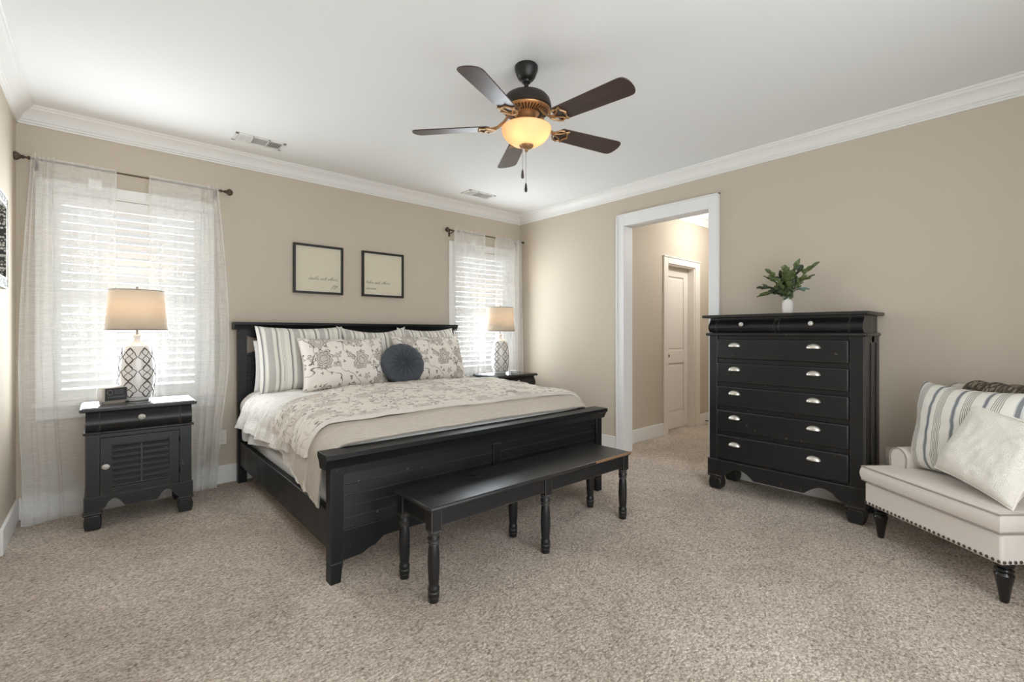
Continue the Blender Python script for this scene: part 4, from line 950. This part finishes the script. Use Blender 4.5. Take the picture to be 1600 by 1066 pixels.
# base and feet
B().prism(arch_apron(-cw-.010, cw+.010, .112, .240, .10, .075), lambda u, v, t: (u, t, v), -.012, .014).build('apron', M['black'], chest, bevel=.004)
B().box(-cw-.010, -cw+.012, .014, cd, .135, .238).box(cw-.012, cw+.012, .014, cd, .135, .238).build('base', M['black'], chest, bevel=.004)
for sx in (-1, 1):
    for yy in (.040, cd-.045):
        q = B(); cx = sx*(cw-.045)
        q.box(cx-.056, cx+.056, yy-.054, yy+.050, .098, .116)
        q.prism([(-.040, .004), (-.049, .03), (-.051, .058), (-.044, .086), (-.040, .098), (.040, .098), (.044, .086), (.051, .058), (.049, .03), (.040, .004)], lambda u, v, t, cx=cx, yy=yy: (cx+u, yy+t, v), -.046, .044)
        q.build('foot', M['black'], chest, bevel=.010, seg=3)

# vase with greenery on the chest
VX, VY, VZ = -.235, -3.205, 1.375
b = B(); seg = 48
prof = [(.026, 0), (.031, .003), (.034, .012), (.036, .05), (.0365, .075), (.033, .092), (.024, .106), (.019, .112), (.0185, .119), (.016, .119), (.015, .10)]
n0 = len(b.v)
fine = []
for i in range(len(prof)-1):
    for q in range(3): t = q/3; fine.append((prof[i][0]*(1-t)+prof[i+1][0]*t, prof[i][1]*(1-t)+prof[i+1][1]*t))
fine.append(prof[-1]); b.lathe(fine, seg=72)
for i, v_ in enumerate(b.v):
    if .016 < v_.z < .090 and math.hypot(v_.x, v_.y) > .028:
        th = math.atan2(v_.y, v_.x); k_ = 1-.055*(1 if math.cos(18*th) < -.2 else 0)*min(1, (v_.z-.016)/.01)*min(1, (.090-v_.z)/.01); v_.x *= k_; v_.y *= k_
o = b.build('vase', M['vase'], angle=50); o.location = (VX, VY, VZ); tag(o, 'small white ribbed vase on top of the tall black chest', 'vase')
e = empty('eucalyptus_stems', 'green leafy stems arranged in the white ribbed vase', 'greenery', (VX, VY, VZ+.10))
stems = B(); lv = {'leaf': B(), 'leafdark': B(), 'leafblue': B(), 'bud': B()}
rnd = random.Random(21)
def leaf_(bb, p, d, L_, W_):
    d = d.normalized(); up = Vector((rnd.uniform(-.6, .6), rnd.uniform(-.6, .6), 1)); sd_ = d.cross(up).normalized(); nn = sd_.cross(d).normalized()
    def fn(u, v):
        w_ = W_*math.sin(PI*min(1, v*.92+.05))**.8*(1-v*.25); a_ = (2*u-1)
        return p+d*(L_*v)+sd_*(w_*a_*.5)+nn*(.18*W_*a_*a_-.25*L_*v*v*.4+.0)
    bb.grid(4, 8, fn)
# camera sees the bunch spread along the wall direction; stems fan to both sides
tips = [(-.16, .02, .10), (-.13, -.01, .17), (-.10, .03, .20), (-.05, -.02, .19), (0, .02, .215), (.06, -.01, .245), (.09, .02, .21), (.17, 0, .225), (.12, -.02, .15), (.08, -.03, .08), (-.08, -.04, .10), (-.17, 0, .05), (-.07, .03, .06), (.02, -.05, .14), (.05, .05, .17)]
for ti, (a_, dpt, hh) in enumerate(tips):
    tip = Vector((.35*a_*.0 - dpt*1.5 - .01, -a_, hh)); tip.x -= .35*a_*.2
    pts = [Vector((0, 0, -.06)), Vector((0, 0, .0)), tip*.35+Vector((0, 0, .03)), tip*.7+Vector((0, 0, .025)), tip]
    stems.tube(pts, [.0016, .0016, .0014, .0012, .0008], 6)
    kind = 'leafblue' if ti in (9, ) else ('leafdark' if ti % 3 == 0 else 'leaf')
    for q in range(11):
        t = .22+.78*q/10; i_ = min(3, int(t*4)); f_ = t*4-i_; p = pts[i_]*(1-f_)+pts[min(4, i_+1)]*f_; dr_ = (pts[min(4, i_+1)]-pts[i_]).normalized()
        sidev = Vector((rnd.uniform(-1, 1), rnd.uniform(-1, 1), rnd.uniform(-.3, .7)))
        leaf_(lv[kind], p, dr_*.8+sidev*.8 if q < 10 else dr_, rnd.uniform(.044, .060), rnd.uniform(.040, .058))
for q in range(14):
    c = Vector((rnd.uniform(-.03, .03), rnd.uniform(-.10, .0), rnd.uniform(.06, .14))); lv['bud'].ball(c, rnd.uniform(.004, .007), seg=8, rings=6)
stems.build('stems', M['leaf'], e)
for k_, nm in (('leaf', 'green_leaves'), ('leafdark', 'dark_leaves'), ('leafblue', 'blue_green_leaves'), ('bud', 'buds')): lv[k_].build(nm, M[k_], e, angle=180)

# ---------------------------------------------------------------- ceiling fan
FX, FY = -2.253, -2.535
fan = empty('ceiling_fan', 'dark bronze ceiling fan with five walnut blades and glass bowl light', 'ceiling fan', (FX, FY, CH))
z = 0
B().lathe([(.064, 0), (.066, -.006), (.064, -.026), (.050, -.062), (.040, -.076), (.028, -.082)], seg=40).build('canopy', M['canopy'], fan)
B().lathe([(.028, -.078), (.024, -.092), (.016, -.098)], seg=24).tube([(0, 0, -.09), (0, 0, -.175)], .013, 16).build('downrod', M['canopy'], fan)
# coordinates below follow the photo: housing 2.59 -> 2.43
hb = -.150
B().lathe([(.020, hb+.006), (.034, hb+.002), (.085, hb-.008), (.116, hb-.024), (.132, hb-.044), (.138, hb-.064), (.141, hb-.082), (.141, hb-.092), (.134, hb-.098)], seg=56).build('motor_housing', M['fanmetal'], fan)
vp = [(.134, hb-.098), (.131, hb-.104), (.118, hb-.110), (.090, hb-.116), (.062, hb-.119), (.050, hb-.120)]
vb = B().lathe(vp, seg=56); vo_ = vb.build('vented_plate', M['irons'], fan)
vs = B()
for i in range(40):
    an = 2*PI*i/40
    if True:
        m_ = Matrix.Rotation(an, 4, 'Z'); p0, p1 = Vector((.121, 0, hb-.1095)), Vector((.074, 0, hb-.1185))
        vs.tube([m_ @ p0, m_ @ ((p0+p1)/2), m_ @ p1], .0032, 6)
vs.build('vent_slots', M['groove'], vo_)
B().lathe([(.050, hb-.118), (.050, hb-.140), (.058, hb-.152), (.080, hb-.170), (.096, hb-.186), (.100, hb-.197)], seg=40).build('switch_housing', M['irons'], fan)
# blades, each with its iron
blade_z = -.338
bl = B(); outl = []
r0, r1 = .205, .660; w0, w1 = .056, .068
for i in range(25):
    t = i/24; an = -PI/2+PI*t
    outl.append((r1-.055+.055*abs(math.cos(an))**.55*(1 if math.cos(an) >= 0 else -1), w1*math.sin(an) if abs(math.sin(an)) < .999 else w1*math.copysign(1, math.sin(an))))
outl = [(r0+.015, -w0), (r0+.2, -w0-.006)] + outl + [(r0+.2, w0+.006), (r0+.015, w0), (r0, w0-.02), (r0, -w0+.02)]
tiltm = Matrix.Rotation(R(-12), 4, 'X')
bl.prism(outl, lambda u, v, t: tiltm @ Vector((u, v, t)), -.003, .003)
def iron():
    b = B()
    arm = [Vector((.060, 0, .112)), Vector((.095, 0, .075)), Vector((.130, 0, .030)), Vector((.165, 0, .004)), Vector((.200, 0, -.004))]
    def flat(pts, wd, th):
        for i in range(len(pts)-1):
            d = (pts[i+1]-pts[i]); L_ = d.length; d.normalize(); sx_ = Vector((0, 1, 0)); nz_ = d.cross(sx_).normalized()
            m_ = Matrix((d, sx_, nz_)).transposed().to_4x4(); m_.translation = pts[i]
            b.box(-.003, L_+.003, -wd, wd, -th, th, m_)
    flat(arm, .011, .004)
    for sg in (-1, 1):
        pts = [(.175, 0), (.185, .022*sg), (.203, .042*sg), (.225, .049*sg), (.243, .040*sg), (.262, .050*sg)]
        P3 = [tiltm @ Vector((x, y, -.008)) for x, y in pts]; b.tube(P3, .0052, 6)
        pts = [(.185, .004*sg), (.215, .015*sg), (.240, .030*sg), (.245, .040*sg)]; b.tube([tiltm @ Vector((x, y, -.007)) for x, y in pts], .0045, 6)
    pts = [(.262, -.050), (.258, -.03), (.275, 0), (.258, .03), (.262, .050)]; b.tube([tiltm @ Vector((x, y, -.0075)) for x, y in pts], .005, 6)
    for x, y in ((.225, .046), (.225, -.046), (.272, 0)): b.ball(tiltm @ Vector((x, y, -.012)), .006, seg=8, rings=6)
    return b
first = None
for i in range(5):
    an = R(60+72*i-0.5)
    if first is None:
        o = bl.build('blade', M['blade'], fan, bevel=.0015); ir = iron().build('blade_iron', M['irons'], o, bevel=.0); first = (o, ir)
    else:
        o = first[0].copy(); C.objects.link(o); o.parent = fan; ir = first[1].copy(); C.objects.link(ir); ir.parent = o
    o.location = (0, 0, blade_z); o.rotation_euler = (0, 0, an)
bw = -.350
bp = [(.132, bw+.004), (.1375, bw), (.138, bw-.006), (.135, bw-.020), (.126, bw-.040), (.109, bw-.062), (.084, bw-.080), (.054, bw-.092), (.020, bw-.098), (.008, bw-.099)]
B().lathe(bp, seg=56, cap=False).build('glass_bowl', M['bowl'], fan, solid=.003)
B().lathe([(.038, bw-.090), (.041, bw-.095), (.036, bw-.105), (.024, bw-.112), (.010, bw-.117), (.007, bw-.122), (.009, bw-.127), (.005, bw-.132), (.0001, bw-.134)], seg=28).build('bowl_finial', M['irons'], fan)
for an in (R(200), R(300), R(60)):
    px_, py_ = .066*math.cos(an), .066*math.sin(an)
    B().lathe([(.010, bw+.012), (.014, bw), (.022, bw-.020), (.024, bw-.034), (.016, bw-.048), (.0001, bw-.052)], px_, py_, 16).build('bulb', M['bulb'], fan)
    point('fan_bulb_light', (FX+px_*1.0, FY+py_*1.0, CH+bw-.03), .28, (1, .74, .54), .03)
for (dx, dy, z1_) in ((-.022, .008, -.635), (.006, .010, -.705)):
    b = B(); b.tube([(dx, dy, bw-.10), (dx, dy, z1_+.05)], .0016, 6); pc = b.build('pull_chain', M['chain'], fan)
    B().lathe([(.003, z1_+.052), (.006, z1_+.040), (.0085, z1_+.015), (.007, z1_+.003), (.0001, z1_)], dx, dy, 12).build('pull_fob', M['fob'] if dx < 0 else M['canopy'], pc)

# ---------------------------------------------------------------- armchair
AW, AD = .767, .66
ch = empty('armchair', 'oatmeal linen armchair with nailhead trim and black turned legs', 'armchair', (-.537, -3.732, 0), R(-128.5))
def rbox(x0, x1, y0, y1, z0, z1): return box(x0, x1, y0, y1, z0, z1)
rbox(0, AW, 0, AD, .188, .325).build('seat_base', M['linen'], ch, bevel=.012, seg=3)
b = B()
def cushion(u, v, top):
    a_, c_ = 2*u-1, 2*v-1; ed = max(0, (1-abs(a_)**10)*(1-abs(c_)**10))**.5
    zc = .378; return (AW/2+a_*(AW/2+.004), .235+c_*.245-.005, zc+top*(.050+.018*(1-a_*a_)*(1-c_*c_))*(.80+.20*ed)*(1 if ed > 0 else .80))
b.grid(40, 30, lambda u, v: cushion(u, v, 1)); b.grid(40, 30, lambda u, v: cushion(u, v, -1), flip=True)
def sidew(u, v):
    t = u*4; k_ = int(min(3.999, t)); f_ = t-k_; cr = [(-1, -1), (1, -1), (1, 1), (-1, 1), (-1, -1)]; a_ = cr[k_][0]*(1-f_)+cr[k_+1][0]*f_; c_ = cr[k_][1]*(1-f_)+cr[k_+1][1]*f_
    bul = .008*math.sin(PI*v); nx = 1+bul/(AW/2) if True else 1
    return (AW/2+a_*(AW/2+.004+bul), .235+c_*(.245+bul)-.005, .378+(2*v-1)*.040)
b.grid(120, 6, sidew); cu = b.build('seat_cushion', M['linen'], ch, angle=50)
for zz_ in (.418, .338):
    q = B(); pts = [Vector((AW/2+a_*(AW/2+.005), .230+c_*.246, zz_)) for a_, c_ in [(-1, -1), (-.5, -1), (0, -1), (.5, -1), (1, -1), (1, -.5), (1, 0), (1, .5), (1, 1), (0, 1), (-1, 1), (-1, .5), (-1, 0), (-1, -.5), (-1, -1)]]
    q.tube(pts, .0045, 6).build('piping', M['linenpipe'], cu)
for s_ in (0, 1):
    # rolled arm: section in x-z extruded along y, with a piped scroll front
    x0 = .0 if s_ == 0 else AW-.125; cxm = x0+.0625
    sec = [(-.052, .30), (-.056, .42)] + [(.0625*math.cos(PI-PI*i/12)*1.0, .485+.062*math.sin(PI*i/12)) for i in range(13)] + [(.056, .42), (.052, .30)]
    am = B().prism(sec, lambda u, v, t, cxm=cxm: (cxm+u, t, v+.02*max(0, t-.15)), .155, AD-.02).build('arm', M['linen'], ch, bevel=.016, seg=4)
    pts = [Vector((cxm+u*.93, .1545, v-.004)) for u, v in sec]; B().tube(pts, .004, 6).build('piping', M['linenpipe'], am)
# back with rolled top
sec = [(.46, .33), (.475, .60), (.495, .80), (.500, .86)] + [(.560+.062*math.cos(PI-PI*i/10*1.25), .865+.062*math.sin(PI*i/10*1.25)) for i in range(1, 11)] + [(.600, .80), (.640, .50), (.650, .32)]
bk = B().prism(sec, lambda u, v, t: (t, u+.012*math.sin(v*3), v), .02, AW-.02).build('back', M['linen'], ch, bevel=.02, seg=4)
for xx in (.022, AW-.022): B().tube([Vector((xx, u+.012*math.sin(v*3), v)) for u, v in sec], .004, 6).build('piping', M['linenpipe'], bk)
LG = [(.014, 0), (.017, .004), (.020, .03), (.027, .08), (.034, .115), (.036, .128), (.030, .138), (.026, .142), (.034, .146), (.036, .152), (.032, .158), (.026, .162), (.034, .168), (.036, .180), (.034, .190)]
lg = None
for (a_, c_) in ((.045, .064), (AW-.045, .064), (.05, AD-.06), (AW-.05, AD-.06)):
    if lg is None: lg = B().lathe(LG, seg=28).build('leg', M['leg'], ch); q = lg
    else: q = lg.copy(); C.objects.link(q); q.parent = ch
    q.location = (a_, c_, 0)
nl = None
spots = [(.012+i*(AW-.024)/29, -.001, 0) for i in range(30)] + [(AW+.001, .012+i*.0262, 1) for i in range(24)]
for (a_, c_, sd_) in spots:
    if nl is None: nl = B().ball((0, 0, 0), .0078, 1, .55, 1, seg=12, rings=8).build('nailhead', M['nail'], ch); q = nl
    else: q = nl.copy(); C.objects.link(q); q.parent = ch
    q.location = (a_, c_, .203); q.rotation_euler = (0, 0, R(90) if sd_ else 0)
def chp(a_, c_, z_):
    m_ = Matrix.Translation(ch.location) @ Matrix.Rotation(R(-128.5), 4, 'Z'); return m_ @ Vector((a_, c_, z_))
# pillows on the chair: bl is the far (left) end as seen facing the chair
pillow('striped_pillow', 'blue-grey striped pillow leaning on the back of the armchair', 'pillow', M['stripechair'], .60, .52, .19, chp(.07, .225, .435), chp(.67, .225, .435), R(9), seed=12, ear=.09)
pillow('cream_pillow', 'cream waffle-knit pillow in front of the striped one on armchair', 'pillow', M['cream'], .41, .40, .15, chp(.35, .085, .472), chp(.75, .085, .472), R(22), seed=15, ear=.06, roll=R(12), pipe=M['cream'])
# knitted throw over the rolled back
b = B()
def thr(u, v):
    s_ = v; x = .13+.60*u
    if s_ < .35: y = .492-.010*math.sin(s_*6); z_ = .70+.5*s_*.95
    elif s_ < .65: an = PI-(s_-.35)/.30*PI*1.05; y = .568+.078*math.cos(an); z_ = .868+.078*math.sin(an)
    else: y = .650+.01*(s_-.65); z_ = .86-.5*(s_-.65)
    w_ = .008*math.sin(u*38)+.006*noise.noise(Vector((u*9, v*9, 2))); return (x, y+(w_ if s_ > .65 else -w_), z_+w_*.8)
b.grid(70, 50, thr, (1, 1)); o = b.build('knitted_throw', M['knit'], solid=.012, angle=180); o.location = ch.location; o.rotation_euler = (0, 0, R(-128.5))
tag(o, 'taupe knitted throw draped over the top of the armchair back', 'blanket')
